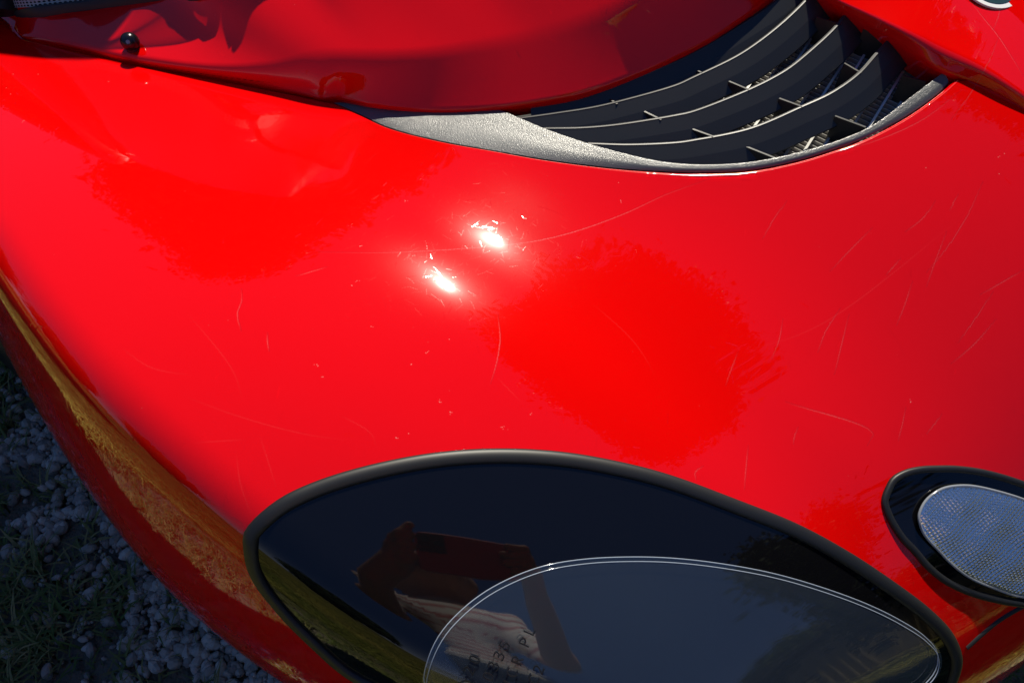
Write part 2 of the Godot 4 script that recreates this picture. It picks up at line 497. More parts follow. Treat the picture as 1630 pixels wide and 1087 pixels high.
# the same mesh on the other side of the car
func mirrored(m: ArrayMesh) -> ArrayMesh:
	var a := m.surface_get_arrays(0)
	var v: PackedVector3Array = a[Mesh.ARRAY_VERTEX]
	var n: PackedVector3Array = a[Mesh.ARRAY_NORMAL]
	var ix: PackedInt32Array = a[Mesh.ARRAY_INDEX]
	for i in v.size():
		v[i].x = -v[i].x
		n[i].x = -n[i].x
	for i in ix.size() / 3:
		var t := ix[i * 3 + 1]
		ix[i * 3 + 1] = ix[i * 3 + 2]
		ix[i * 3 + 2] = t
	a[Mesh.ARRAY_VERTEX] = v
	a[Mesh.ARRAY_NORMAL] = n
	a[Mesh.ARRAY_INDEX] = ix
	var o := ArrayMesh.new()
	o.add_surface_from_arrays(Mesh.PRIMITIVE_TRIANGLES, a)
	return o

func both(called: String, m: ArrayMesh, material: Material, parent: Node) -> MeshInstance3D:
	var o := obj(called, m, material, parent)
	obj(called, mirrored(m), material, parent)
	return o

# ------------------------------------------------------------------ scene
func _ready() -> void:
	rng.seed = 11
	# camera: a phone held over the headlight
	var cam := Camera3D.new()
	cam.name = "camera"
	cam.fov = 50.0
	cam.near = 0.02
	cam.far = 2000.0
	cam.position = Vector3(0, 1.02, 0)
	cam.rotation_degrees = Vector3(-52, 0, 0)
	add_child(cam)
	cam.current = true
	# sky
	var env := Environment.new()
	env.background_mode = Environment.BG_SKY
	var sm := ProceduralSkyMaterial.new()
	sm.sky_top_color = lin(0.033, 0.082, 0.245)
	sm.sky_horizon_color = lin(0.40, 0.46, 0.58)
	sm.sky_curve = 0.065
	sm.ground_bottom_color = lin(0.10, 0.10, 0.06)
	sm.ground_horizon_color = lin(0.25, 0.28, 0.25)
	sm.sun_angle_max = 25.0
	sm.sun_curve = 0.12
	var sky := Sky.new()
	sky.sky_material = sm
	env.sky = sky
	env.tonemap_mode = Environment.TONE_MAPPER_LINEAR
	env.tonemap_exposure = 1.22
	env.sdfgi_enabled = true
	env.ssao_enabled = true
	env.ssil_enabled = true
	var we := WorldEnvironment.new()
	we.name = "world"
	we.environment = env
	add_child(we)
	# sun: high, behind the car
	var sun := DirectionalLight3D.new()
	sun.name = "sun"
	sun.light_energy = 1.5
	sun.light_color = Color(1.0, 0.97, 0.90)
	sun.light_angular_distance = 0.5
	sun.shadow_enabled = true
	var L := Vector3(0.12, 0.79, -0.60).normalized()
	sun.look_at_from_position(L * 10.0, Vector3.ZERO, Vector3.UP)
	add_child(sun)
	materials()
	ground()
	build_car()
	surroundings()
	photographer()

func materials() -> void:
	M.paint = mat(0.72, 0.0015, 0.0015, 0.03, 0.0, 0.46)
	M.paint_worn = mat(1, 1, 1, 0.022, 0.0, 0.46)
	paint_textures(M.paint_worn)
	for m in [M.paint, M.paint_worn]:      # haze of countless wash marks round the sun's image
		m.clearcoat_enabled = true
		m.clearcoat = 0.022
		m.clearcoat_roughness = 0.15
	M.rubber = mat(0.010, 0.0105, 0.011, 0.46, 0.0, 0.5)
	M.black_gloss = mat(0.003, 0.003, 0.004, 0.03, 0.0, 0.48)
	M.grille = mat(0.014, 0.015, 0.017, 0.40, 0.0, 0.5)
	M.grain = mat(0.055, 0.06, 0.062, 0.36, 0.0, 0.7)
	M.grain.normal_enabled = true
	M.grain.normal_texture = noise_tex(0.22, 2, 256, true, 5.0)
	M.grain.normal_scale = 0.22
	M.grain.uv1_triplanar = true
	M.grain.uv1_scale = Vector3.ONE * 18.0
	M.dark = mat(0.006, 0.006, 0.007, 0.7)
	M.metal = mat(0.55, 0.55, 0.53, 0.45, 0.8)
	M.radiator = mat(0.32, 0.31, 0.29, 0.6, 0.2)
	M.pane = StandardMaterial3D.new()
	M.pane.transparency = BaseMaterial3D.TRANSPARENCY_ALPHA
	M.pane.albedo_color = Color(0.66, 0.78, 0.95, 0.034)
	M.pane.roughness = 0.0
	M.pane.metallic_specular = 0.85
	M.rim = mat(0.32, 0.37, 0.44, 0.10, 0.0, 0.7)
	M.chrome = mat(0.95, 0.91, 0.84, 0.12, 1.0)

func paint_textures(m: StandardMaterial3D) -> void:
	# fine wear of the lacquer: long scratches and stone chips in the colour, swirl marks in the normal map
	var S := 2048
	var im := Image.create(S, S, false, Image.FORMAT_RGB8)
	var red := lin(0.72, 0.0015, 0.0015)
	im.fill(red)
	var pale := lin(0.80, 0.16, 0.15)
	var dark := lin(0.40, 0.004, 0.01)
	var count := 0
	for s in SCRATCH:
		count += 1
		var p := PackedVector3Array()
		for i in s.size() / 2:
			p.append(Vector3(s[i * 2], 0, s[i * 2 + 1]) * 1e-4)
		var l := 0.0
		for i in p.size() - 1:
			l += p[i].distance_to(p[i + 1])
		var n := int(l * S / 1.1 * 1.6)
		var e := smooth(p, maxi(n, 4)) if p.size() > 2 else even(p, maxi(n, 4))
		var faint := count in [10, 11, 12, 13, 14, 18, 19, 20, 22, 26]
		for i in e.size():
			var f := float(i) / e.size()
			var w := sin(PI * clampf(f, 0.03, 0.97)) * (0.2 if faint else (0.95 if count < 3 else 0.62)) * rng.randf_range(0.6, 1.0)
			var u := uv_of(e[i])
			var x := int(u.x * S)
			var y := int(u.y * S)
			im.set_pixel(x, y, im.get_pixel(x, y).lerp(pale, w))
			if not faint:
				im.set_pixel(x + 1, y, im.get_pixel(x + 1, y).lerp(dark, 0.25))
	for i in CHIPS.size() / 2:
		var u := uv_of(Vector3(CHIPS[i * 2], 0, CHIPS[i * 2 + 1]) * 1e-4)
		var x := int(u.x * S)
		var y := int(u.y * S)
		im.set_pixel(x, y, lin(0.8, 0.35, 0.3))
		for k in rng.randi_range(0, 3):
			im.set_pixel(x + rng.randi_range(-2, 2), y + rng.randi_range(-2, 2), pale)
	for k in 700:
		var x := rng.randi_range(40, S - 40)
		var y := rng.randi_range(40, S - 40)
		im.set_pixel(x, y, red.lerp(pale, pow(rng.randf(), 2.0) * 0.7))
	m.albedo_texture = ImageTexture.create_from_image(im)
	var nm := PackedByteArray()
	nm.resize(S * S * 3)
	var rough := PackedByteArray()
	rough.resize(S * S)
	rough.fill(6)
	for i in S * S:
		nm[i * 3] = 128; nm[i * 3 + 1] = 128; nm[i * 3 + 2] = 255
	for k in 42000:
		var x := rng.randf() * S
		var y := rng.randf() * S
		var a := rng.randf() * TAU
		var bend := rng.randfn(0.0, 0.012)
		var n := rng.randi_range(5, 16) if k % 90 else 40
		var tilt := rng.randfn(0.0, 0.02 if k % 8 else 0.06)
		for i in n:
			x += cos(a) * 0.9; y += sin(a) * 0.9
			a += bend
			var xi := posmod(int(x), S)
			var yi := posmod(int(y), S)
			var o := (yi * S + xi) * 3
			var lift := rng.randf_range(0.75, 1.0)
			rough[yi * S + xi] = int(9 + 6 * lift)
			nm[o] = clampi(int(128 - sin(a) * tilt * lift * 127), 0, 255)
			nm[o + 1] = clampi(int(128 + cos(a) * tilt * lift * 127), 0, 255)
	var ni := Image.create_from_data(S, S, false, Image.FORMAT_RGB8, nm)
	m.normal_enabled = true
	m.normal_texture = ImageTexture.create_from_image(ni)
	m.roughness = 1.0
	m.roughness_texture = ImageTexture.create_from_image(Image.create_from_data(S, S, false, Image.FORMAT_L8, rough))
	m.normal_scale = 1.0

# ------------------------------------------------------------------ the car
func build_car() -> void:
	car = thing("sports_car", "glossy red sports car with teardrop headlight, louvred bonnet vent and scratched front wing", "car")
	car.position = Vector3(0.8 * cos(TURN), 0, -0.8 * sin(TURN))
	car.rotation.y = TURN
	prepare_body()
	var hole3 := pts(SEAM)
	var seam_line := smooth(hole3, 60)
	var vent_line := smooth(pts(VENT), 120)
	var hole_edge := PackedVector3Array()
	hole_edge.append_array(seam_line)
	hole_edge.append_array(vent_line)
	var whole := hole_edge.duplicate()
	whole.append_array(pts(HOLE_REST))
	var o_hole := Outline.new(flat_all(whole))
	var head3 := smooth(pts(HEAD), 220, true)
	var lamp3 := smooth(pts(LAMP), 140, true)
	var lens3 := smooth(pts(LENS), 200, true)
	var o_head := Outline.new(flat_all(head3))
	var o_lamp := Outline.new(flat_all(lamp3))
	var o_lens := Outline.new(flat_all(lens3))
	var g := solve(Vector2(-0.64, -0.44), Vector2(0.78, 0.68), 0.003)
	var n := g.pos.size()
	var k_body := PackedFloat32Array(); k_body.resize(n)
	var k_head := PackedFloat32Array(); k_head.resize(n)
	var k_lens := PackedFloat32Array(); k_lens.resize(n)
	var k_lamp := PackedFloat32Array(); k_lamp.resize(n)
	for i in n:
		if not g.ok[i]:
			k_body[i] = -1; k_head[i] = -1; k_lens[i] = -1; k_lamp[i] = -1
			continue
		var p := g.pos[i]
		var c := g.at[i]
		var dh := o_head.away(c)
		var dl := o_lamp.away(c)
		k_body[i] = minf(minf(minf(o_hole.away(c) - 0.003, dh + 0.004), minf(dl + 0.003, -p.x)), minf(p.y - 0.17, p.z + 0.78))
		k_head[i] = -dh - 0.003
		k_lamp[i] = -dl - 0.002
		k_lens[i] = -o_lens.away(c)
	var bm := cut(g, k_body)
	# rounded lip along the seam and the vent
	lip(bm, hole_edge, o_hole)
	both("front_clamshell", bm.mesh(), M.paint_worn, car)
	headlight(g, k_head, k_lens, head3, lens3)
	turn_lamp(g, k_lamp, lamp3)
	var bs := MB.new()
	bs.tube(smooth(pts(BUMPER_SEAM), 50), 0.0024, 8)
	both("bumper_seam", bs.mesh(), M.dark, car)
	vent_grille(vent_line)
	bonnet_panels()
	rest_of_car()

func lip(m: MB, line: PackedVector3Array, o: Outline) -> void:
	var rows := []
	for k in 8:
		rows.append(PackedVector3Array())
	var ns := []
	for i in line.size():
		var t := (line[mini(i + 1, line.size() - 1)] - line[maxi(i - 1, 0)]).normalized()
		var nn := grad(line[i])
		var s := t.cross(nn).normalized()
		if o.away(flat(line[i] + s * 0.003)) > 0.0:
			s = -s
		# s points into the hole
		var r := 0.003
		var a := line[i] - s * (r + 0.0006)
		for k in 7:
			var w := PI / 2 * k / 6.0
			rows[k].append(a + s * (r * sin(w)) - nn * (r * (1.0 - cos(w))))
		rows[7].append(a + s * r - nn * 0.016)
		ns.append([nn, s])
	var base := m.v.size()
	for k in 8:
		for i in line.size():
			var w: float = PI / 2 * minf(k, 6.0) / 6.0
			var nn: Vector3 = ns[i][0] * cos(w) + ns[i][1] * sin(w)
			m.add(rows[k][i], nn, uv_of(rows[k][i]))
	var c := line.size()
	for k in 7:
		for i in c - 1:
			m.quad(base + k * c + i, base + k * c + i + 1, base + (k + 1) * c + i + 1, base + (k + 1) * c + i)

# a rubber strip of the given width just inside a closed line on the body
func gasket(line: PackedVector3Array, o: Outline, width: float, height: float) -> MB:
	var rows := []
	var c := line.size()
	for i in c:
		var t := (line[(i + 1) % c] - line[(i - 1 + c) % c]).normalized()
		var nn := grad(line[i])
		var s := t.cross(nn).normalized()
		if o.away(flat(line[i] + s * 0.003)) > 0.0:
			s = -s
		var row := PackedVector3Array()
		row.append(line[i] - nn * 0.004)
		for k in 11:
			var w := PI * k / 10.0
			row.append(line[i] + s * (width * (1.0 - cos(w)) / 2) + nn * (height * pow(sin(w), 0.75) + 0.0003))
		row.append(line[i] + s * width - nn * 0.005)
		rows.append(row)
	var m := MB.new()
	m.sheet(rows, Vector3.ZERO, false, true)
	# turn the normals outward
	var k := 0
	for i in c:
		var nn := grad(line[i])
		var mid: Vector3 = (rows[i][0] + rows[i][12]) / 2 - nn * 0.003
		for j in 13:
			if m.n[k].dot(rows[i][j] - mid) < 0.0:
				m.n[k] = -m.n[k]
			k += 1
	var fixed := MB.new()
	fixed.v = m.v; fixed.n = m.n; fixed.uv = m.uv
	for i in m.idx.size() / 3:
		fixed.tri(m.idx[i * 3], m.idx[i * 3 + 1], m.idx[i * 3 + 2])
	return fixed

func headlight(g: Grid, k_head: PackedFloat32Array, k_lens: PackedFloat32Array, head3: PackedVector3Array, lens3: PackedVector3Array) -> void:
	var o_head := Outline.new(flat_all(head3))
	var cover := both("headlight_cover", cut(g, k_head, 0.0005).mesh(), M.black_gloss, car)
	cover.set_meta("label", "smoked black headlight cover over the lamps")
	both("headlight_gasket", gasket(head3, o_head, 0.0090, 0.0030).mesh(), M.rubber, car)
	var lens := obj("headlight_lens", cut(g, k_lens, 0.0042).mesh(), M.pane, cover)
	# moulded double edge of the clear lens
	for k in 2:
		var ring := PackedVector3Array()
		var o := Outline.new(flat_all(lens3))
		var c := lens3.size()
		for i in c:
			var t := (lens3[(i + 1) % c] - lens3[(i - 1 + c) % c]).normalized()
			var nn := grad(lens3[i])
			var s := t.cross(nn).normalized()
			if o.away(flat(lens3[i] + s * 0.003)) > 0.0:
				s = -s
			ring.append(lens3[i] + s * (0.0002 + 0.0024 * k) + nn * (0.0012 + 0.0030 * k))
		var r := MB.new()
		r.tube(ring, 0.00032 if k == 0 else 0.00028, 8, true)
		obj("lens_edge", r.mesh(), M.rim, cover)
	# moulded approval marks
	var ink := mat(0.004, 0.004, 0.005, 0.5)
	var font := SystemFont.new()
	font.font_names = PackedStringArray(["Droid Sans"])
	var spaced := FontVariation.new()
	spaced.base_font = font
	spaced.spacing_glyph = 7
	var mk := pts(MARKS)
	var words := ["20", "0335", "HCR PL", "C2"]
	for i in 4:
		mark(words[i], mk[i * 2], mk[i * 2 + 1], spaced, ink, 0.0056, cover)
	var ctr := pts(MARK_RING)[0]
	var nn := grad(ctr)
	var u := nn.cross(Vector3.RIGHT).normalized()
	var w := nn.cross(u)
	var ring := PackedVector3Array()
	for k in 40:
		ring.append(ctr + nn * 0.0048 + (u * cos(TAU * k / 40) + w * sin(TAU * k / 40)) * 0.0062)
	var rm := MB.new()
	rm.tube(ring, 0.0003, 6, true)
	obj("approval_ring", rm.mesh(), ink, cover)
	var dirv := (mk[1] - mk[0]).normalized()
	mark("E1", ctr - dirv * 0.000, ctr + dirv * 0.01, font, ink, 0.0055, cover)

func mark(text: String, at: Vector3, towards: Vector3, font: Font, ink: Material, size: float, parent: Node) -> void:
	var nn := grad(at)
	var d := (towards - at)
	d = (d - nn * d.dot(nn)).normalized()
	var up := nn.cross(d)
	var t := TextMesh.new()
	t.text = text
	t.font = font
	t.font_size = 32
	t.pixel_size = size / 23.0
	t.depth = 0.0003
	var o := obj("approval_mark", t, ink, parent)
	o.transform = Transform3D(Basis(d, up, nn), at + nn * 0.0050)

func turn_lamp(g: Grid, k_lamp: PackedFloat32Array, lamp3: PackedVector3Array) -> void:
	var o_lamp := Outline.new(flat_all(lamp3))
	var surround := both("indicator_surround", cut(g, k_lamp, -0.001).mesh(), M.black_gloss, car)
	both("indicator_gasket", gasket(lamp3, o_lamp, 0.0046, 0.0022).mesh(), M.rubber, car)
	var ll := smooth(pts(LAMP_LENS), 140, true)
	var o := Outline.new(flat_all(ll))
	var lg := solve(o.box.position, o.box.end, 0.0006, 0.2)
	var keep := PackedFloat32Array()
	var bump := PackedFloat32Array()
	for i in lg.pos.size():
		var d := -o.away(lg.at[i])
		keep.append(d if lg.ok[i] else -1.0)
		var p := lg.at[i]
		# rows of little prisms
		var a := fposmod((p.x * 0.80 + p.y * 0.60) / 0.0024, 1.0)
		var b := fposmod((p.y * 0.80 - p.x * 0.60) / 0.0024, 1.0)
		var h := minf(1.0 - absf(a * 2 - 1), 1.0) * minf(1.0 - absf(b * 2 - 1), 1.0)
		var dome := sqrt(clampf(1.0 - pow(1.0 - clampf(d / 0.022, 0.0, 1.0), 2.0), 0.0, 1.0))
		var wave := 0.0011 * sin(p.x * 150.0 + p.y * 60.0) * sin(p.y * 190.0 - p.x * 40.0 + 0.8) * clampf(d / 0.008, 0.0, 1.0)
		bump.append(wave + 0.0035 * dome + 0.0010 * h * clampf(d / 0.003, 0.0, 1.0))
	# normals of the bumped sheet
	var sheet := Grid.new()
	sheet.nx = lg.nx; sheet.ny = lg.ny; sheet.ok = lg.ok; sheet.at = lg.at
	for i in lg.pos.size():
		sheet.pos.append(lg.pos[i] + lg.nor[i] * bump[i])
	for j in lg.ny:
		for i in lg.nx:
			var i0 := j * lg.nx + maxi(i - 1, 0)
			var i1 := j * lg.nx + mini(i + 1, lg.nx - 1)
			var j0 := maxi(j - 1, 0) * lg.nx + i
			var j1 := mini(j + 1, lg.ny - 1) * lg.nx + i
			var nn := (sheet.pos[i1] - sheet.pos[i0]).cross(sheet.pos[j1] - sheet.pos[j0]).normalized()
			if nn.dot(N0) < 0.0:
				nn = -nn
			sheet.nor.append(nn)
	obj("indicator_reflector", cut(sheet, keep).mesh(), M.chrome, surround)
	# smooth clear dome over the prisms
	var dome_g := Grid.new()
	dome_g.nx = lg.nx; dome_g.ny = lg.ny; dome_g.ok = lg.ok; dome_g.at = lg.at
	for i in lg.pos.size():
		var d := keep[i]
		var dome := sqrt(clampf(1.0 - pow(1.0 - clampf(d / 0.022, 0.0, 1.0), 2.0), 0.0, 1.0))
		dome_g.pos.append(lg.pos[i] + lg.nor[i] * (0.002 + 0.0052 * dome))
	for j in lg.ny:
		for i in lg.nx:
			var i0 := j * lg.nx + maxi(i - 1, 0)
			var i1 := j * lg.nx + mini(i + 1, lg.nx - 1)
			var j0 := maxi(j - 1, 0) * lg.nx + i
			var j1 := mini(j + 1, lg.ny - 1) * lg.nx + i
			var nn := (dome_g.pos[i1] - dome_g.pos[i0]).cross(dome_g.pos[j1] - dome_g.pos[j0]).normalized()
			dome_g.nor.append(nn if nn.dot(N0) > 0.0 else -nn)
	obj("indicator_lens", cut(dome_g, keep).mesh(), M.pane, surround)
	var ring := PackedVector3Array()
	for p in ll:
		ring.append(p + grad(p) * 0.0012)
	var r := MB.new()
	r.tube(ring, 0.0009, 8, true)
	obj("lens_edge", r.mesh(), mat(0.25, 0.27, 0.30, 0.12, 0.0, 0.6), surround)

# ------------------------------------------------------------------ bonnet vent
func vent_grille(vent_line: PackedVector3Array) -> void:
	var grille := Node3D.new()
	grille.name = "vent_grille"
	car.add_child(grille, true)
	# grained frame plate between the wing and the louvres
	var n := 150
	var a := smooth(pts(PLATE_OUT), n)
	var b := smooth(pts(PLATE_IN), n)
	# pair the two edges by their place along the vent
	var rows := []
	for k in 9:
		rows.append(PackedVector3Array())
	for i in n:
		var pa := a[i]
		var pb := b[i]
		var up := grad(pa)
		var across := (pb - pa)
		for k in 5:
			rows[k].append(pa + across * (k / 4.0 * 0.97) - up * (0.0012 if k == 0 else 0.0))
		var s := across.normalized()
		rows[5].append(pb - s * 0.0006 - up * 0.0002)
		rows[6].append(pb - up * 0.0012)
		rows[7].append(pb - up * 0.004)
		rows[8].append(pb - up * 0.020)
	var m := MB.new()
	var flipped := []
	for k in 9:
		flipped.append(rows[k])
	m.sheet(flipped, Vector3(0, 0.7, 0.0) + Vector3(0.12, 0, -0.2), false, false)
	obj("frame_plate", m.mesh(), M.grain, grille)
	# louvres
	for bl in [BLADE_A, BLADE_B, BLADE_C, BLADE_D]:
		louvre(smooth(pts(bl), 70), grille)
	# short ribs that tie the louvres together
	var r := pts(RIBS)
	for i in r.size() / 2:
		var p := r[i * 2]
		var q := r[i * 2 + 1]
		var rb := MB.new()
		var d := (q - p)
		var side := d.cross(Vector3.UP).normalized() * 0.0008
		var dn := Vector3(0, -0.020, 0)
		var rr := [[p - side + dn, p - side, p + side, p + side + dn], [q - side + dn, q - side, q + side, q + side + dn]]
		for k in 3:
			var nn: Vector3 = [-side.normalized(), Vector3.UP, side.normalized()][k]
			var i0 := rb.add(rr[0][k], nn)
			rb.add(rr[0][k + 1], nn); rb.add(rr[1][k + 1], nn); rb.add(rr[1][k], nn)
			rb.quad(i0, i0 + 1, i0 + 2, i0 + 3)
		for e in 2:
			var nn := d.normalized() * (-1.0 if e == 0 else 1.0)
			var i0 := rb.add(rr[e][0], nn)
			rb.add(rr[e][1], nn); rb.add(rr[e][2], nn); rb.add(rr[e][3], nn)
			rb.quad(i0, i0 + 1, i0 + 2, i0 + 3)
		obj("rib", rb.mesh(), M.grille, grille)
	# dark duct round the opening
	var duct := MB.new()
	var up_row := PackedVector3Array()
	var low := PackedVector3Array()
	for p in vent_line:
		up_row.append(p + Vector3(0, -0.014, 0))
		low.append(p + Vector3(0.03, -0.16, -0.02))
	duct.sheet([up_row, low], Vector3(0.3, 0, -1), false, false)
	obj("duct_wall", duct.mesh(), M.dark, grille)
	radiator()

func louvre(e: PackedVector3Array, parent: Node) -> void:
	var n := e.size()
	var rows := []
	for k in 9:
		rows.append(PackedVector3Array())
	for i in n:
		var t := (e[mini(i + 1, n - 1)] - e[maxi(i - 1, 0)]).normalized()
		var h := Vector3.UP.cross(t).normalized()      # level, across the louvre
		if h.dot(Vector3(-0.79, 0, 0.61)) < 0.0:
			h = -h                                       # towards the nose side
		var lean := (h * 0.75 - Vector3.UP * 0.66)
		var th := -h
		var w := 0.022
		var p := e[i]
		rows[0].append(p + h * 0.0003 - Vector3.UP * 0.0009)
		rows[1].append(p - Vector3.UP * 0.0001 + th * 0.0003)
		rows[2].append(p + th * 0.0013)
		rows[3].append(p - Vector3.UP * 0.0003 + th * 0.0024)
		rows[4].append(p + th * 0.0028 - Vector3.UP * 0.0012)
		rows[5].append(p + th * 0.0030 + lean * w)
		rows[6].append(p + th * 0.0004 + lean * (w + 0.0015))
		rows[7].append(p + lean * w + h * 0.0006)
		rows[8].append(p + lean * (w * 0.5) + h * 0.0008)
	var m := MB.new()
	# normals from each strip of the section, kept apart at the corners
	var c := n
	for k in 9:
		var k1 := (k + 1) % 9
		var base := m.v.size()
		for i in n:
			var t := (e[mini(i + 1, n - 1)] - e[maxi(i - 1, 0)]).normalized()
			var s: Vector3 = (rows[k1][i] - rows[k][i])
			var nn := t.cross(s).normalized()
			var mid: Vector3 = (rows[0][i] + rows[2][i] + rows[5][i] + rows[7][i]) / 4
			if nn.dot((rows[k][i] + rows[k1][i]) / 2 - mid) < 0.0:
				nn = -nn
			m.add(rows[k][i], nn); m.add(rows[k1][i], nn)
		for i in n - 1:
			m.quad(base + i * 2, base + i * 2 + 1, base + i * 2 + 3, base + i * 2 + 2)
	obj("louvre", m.mesh(), M.grille, parent)

func radiator() -> void:
	var rad := Node3D.new()
	rad.name = "radiator"
	car.add_child(rad, true)
	# a finned core lying under the louvres
	var rp := pts(RADIATOR)
	var along := (rp[1] - rp[0]).normalized()
	var up := along.cross(rp[2] - rp[0]).normalized()
	if up.y < 0.0:
		up = -up
	rad.transform = Transform3D(Basis(along, up, along.cross(up)), rp[0])
	var core := MB.new()
	core.box(Transform3D(Basis(), Vector3(0, -0.012, -0.09)), Vector3(0.21, 0.02, 0.32))
	obj("radiator_core", core.mesh(), mat(0.05, 0.05, 0.05, 0.7), rad)
	var tube_m := MB.new()
	tube_m.box(Transform3D(Basis(), Vector3.ZERO), Vector3(0.21, 0.006, 0.0018))
	var tm := tube_m.mesh()
	var fin_m := MB.new()
	for k in 105:
		fin_m.box(Transform3D(Basis(Vector3.BACK, 0.35 if k % 2 else -0.35), Vector3(-0.105 + k * 0.002, 0, 0)), Vector3(0.0004, 0.005, 0.0082))
	var fm := fin_m.mesh()
	for i in 31:
		var z := -0.245 + i * 0.0102
		obj("tube", tm, M.metal, rad).position = Vector3(0, 0, z)
		obj("fins", fm, M.radiator, rad).position = Vector3(0, -0.002, z + 0.0051)

# ------------------------------------------------------------------ raised bonnet parts
func bonnet_panels() -> void:
	var n := 130
	var e := smooth(pts(PANEL_EDGE), n)
	var c := smooth(pts(PANEL_CREASE), n)
	var r := smooth(pts(PANEL_REAR), n)
	pair(pts(PANEL_EDGE), e, pts(PANEL_CREASE), c, pts(PANEL_REAR), r, n)
	for it in 14:
		var rr := r.duplicate()
		var cc := c.duplicate()
		for i in range(1, n - 1):
			r[i] = rr[i] * 0.5 + (rr[i - 1] + rr[i + 1]) * 0.25
			c[i] = cc[i] * 0.5 + (cc[i - 1] + cc[i + 1]) * 0.25
	var rows := []
	for k in 27:
		rows.append(PackedVector3Array())
	for i in n:
		var E0 := e[i]
		var C := c[i]
		var R := r[i]
		var up := Vector3.UP
		var inw := (C - E0); inw.y = 0
		inw = inw.normalized() if inw.length() > 0.002 else Vector3(0.5, 0, -0.85)
		# rolled lower edge
		var size := clampf(E0.distance_to(C) * 0.35, 0.0012, 0.006)
		var facet := (C - E0).normalized()
		rows[0].append(E0 + inw * 0.006 - up * 0.014)
		rows[1].append(E0 + inw * 0.0015 - up * 0.006)
		rows[2].append(E0 + inw * 0.0002 - up * 0.0012)
		for k in 5:
			var t := k / 4.0
			rows[3 + k].append((E0 + inw * 0.0002 - up * 0.0012).lerp(E0, t).lerp(E0.lerp(E0 + facet * size, t), t) + (-inw * 0.25 + up * 0.1) * size * t * (1.0 - t))
		var q0 := E0 + facet * size
		var back := (R - C)
		var soft := 1.0 - smoothstep(0.30, 0.55, float(i) / n)
		var cs := clampf(minf(E0.distance_to(C), back.length()) * lerpf(0.38, 0.75, soft), 0.0005, lerpf(0.007, 0.025, soft))
		var q1 := C - facet * cs
		var q2 := C + back.normalized() * cs
		rows[8].append(q0.lerp(q1, 0.5))
		for k in 9:
			var t := k / 8.0
			rows[9 + k].append(q1.lerp(C, t).lerp(C.lerp(q2, t), t))
		for k in 4:
			rows[18 + k].append(q2.lerp(R, (k + 1) / 4.0))
		# on to the foot of the windscreen
		var w := windscreen_foot(R.x)
		var w2 := R.lerp(w, 0.0)
		for k in 5:
			var t := (k + 1) / 5.0
			var past := R + (back.normalized()) * 0.0
			rows[22 + k].append(past.lerp(w, t) if w.z < R.z - 0.003 else R + Vector3(0, -0.001 * t, -0.004 * t))
	var m := MB.new()
	m.sheet(rows, Vector3(-0.1, 0.9, 0.25))
	for i in m.v.size():
		m.uv[i] = uv_of(m.v[i])
	both("access_panel", m.mesh(), M.paint_worn, car)
	# the raised middle of the bonnet
	n = 90
	e = smooth(pts(BRIDGE_EDGE), n)
	c = smooth(pts(BRIDGE_CREASE), n)
	pair(pts(BRIDGE_EDGE), e, pts(BRIDGE_CREASE), c, [], r, n)
	for it in 60:
		var ee := e.duplicate()
		var cc := c.duplicate()
		for i in range(1, n - 1):
			e[i] = ee[i] * 0.5 + (ee[i - 1] + ee[i + 1]) * 0.25
			c[i] = cc[i] * 0.5 + (cc[i - 1] + cc[i + 1]) * 0.25
	rows = []
	for k in 22:
		rows.append(PackedVector3Array())
	for i in n:
		var E0 := e[i]
		var C := c[i]
		var f := (C - E0)
		var ctr := Vector3(0.0, 0.79 - 0.22 * (C.z + 0.1), C.z)
		var back := (ctr - C)
		var s := clampf(f.length() * 0.4, 0.0006, 0.005)
		rows[0].append(E0 + Vector3(0.01, -0.02, 0))
		rows[1].append(E0 + Vector3(0.0015, -0.004, 0))
		rows[2].append(E0 + Vector3(0, -0.0008, 0))
		rows[3].append(E0.lerp(C, 0.15))
		rows[4].append(E0.lerp(C, 0.4))
		var q1 := C - f.normalized() * s
		var q2 := C + back.normalized() * s * 1.2
		for k in 9:
			var t := k / 8.0
			rows[5 + k].append(q1.lerp(C, t).lerp(C.lerp(q2, t), t))
		for k in 8:
			var t := (k + 1) / 8.0
			var p := q2.lerp(ctr, t)
			p.y = lerpf(q2.y, ctr.y, sin(t * PI / 2) * 0.6 + t * 0.4)
			rows[14 + k].append(p)
	# carry it back to the windscreen
	var m2 := MB.new()
	var back_rows := []
	for k in 22:
		var row := PackedVector3Array()
		var p0: Vector3 = rows[k][0]
		for t in [1.0, 0.66, 0.33]:
			row.append(Vector3(p0.x * (1.0 - 0.1 * t), p0.y + 0.01 * t, lerpf(p0.z, -0.66, t)))
		row.append_array(rows[k])
		back_rows.append(row)
	m2.sheet(back_rows, Vector3(-0.3, 0.9, 0.1))
	for i in m2.v.size():
		m2.uv[i] = uv_of(m2.v[i])
	both("bonnet_ridge", m2.mesh(), M.paint_worn, car)

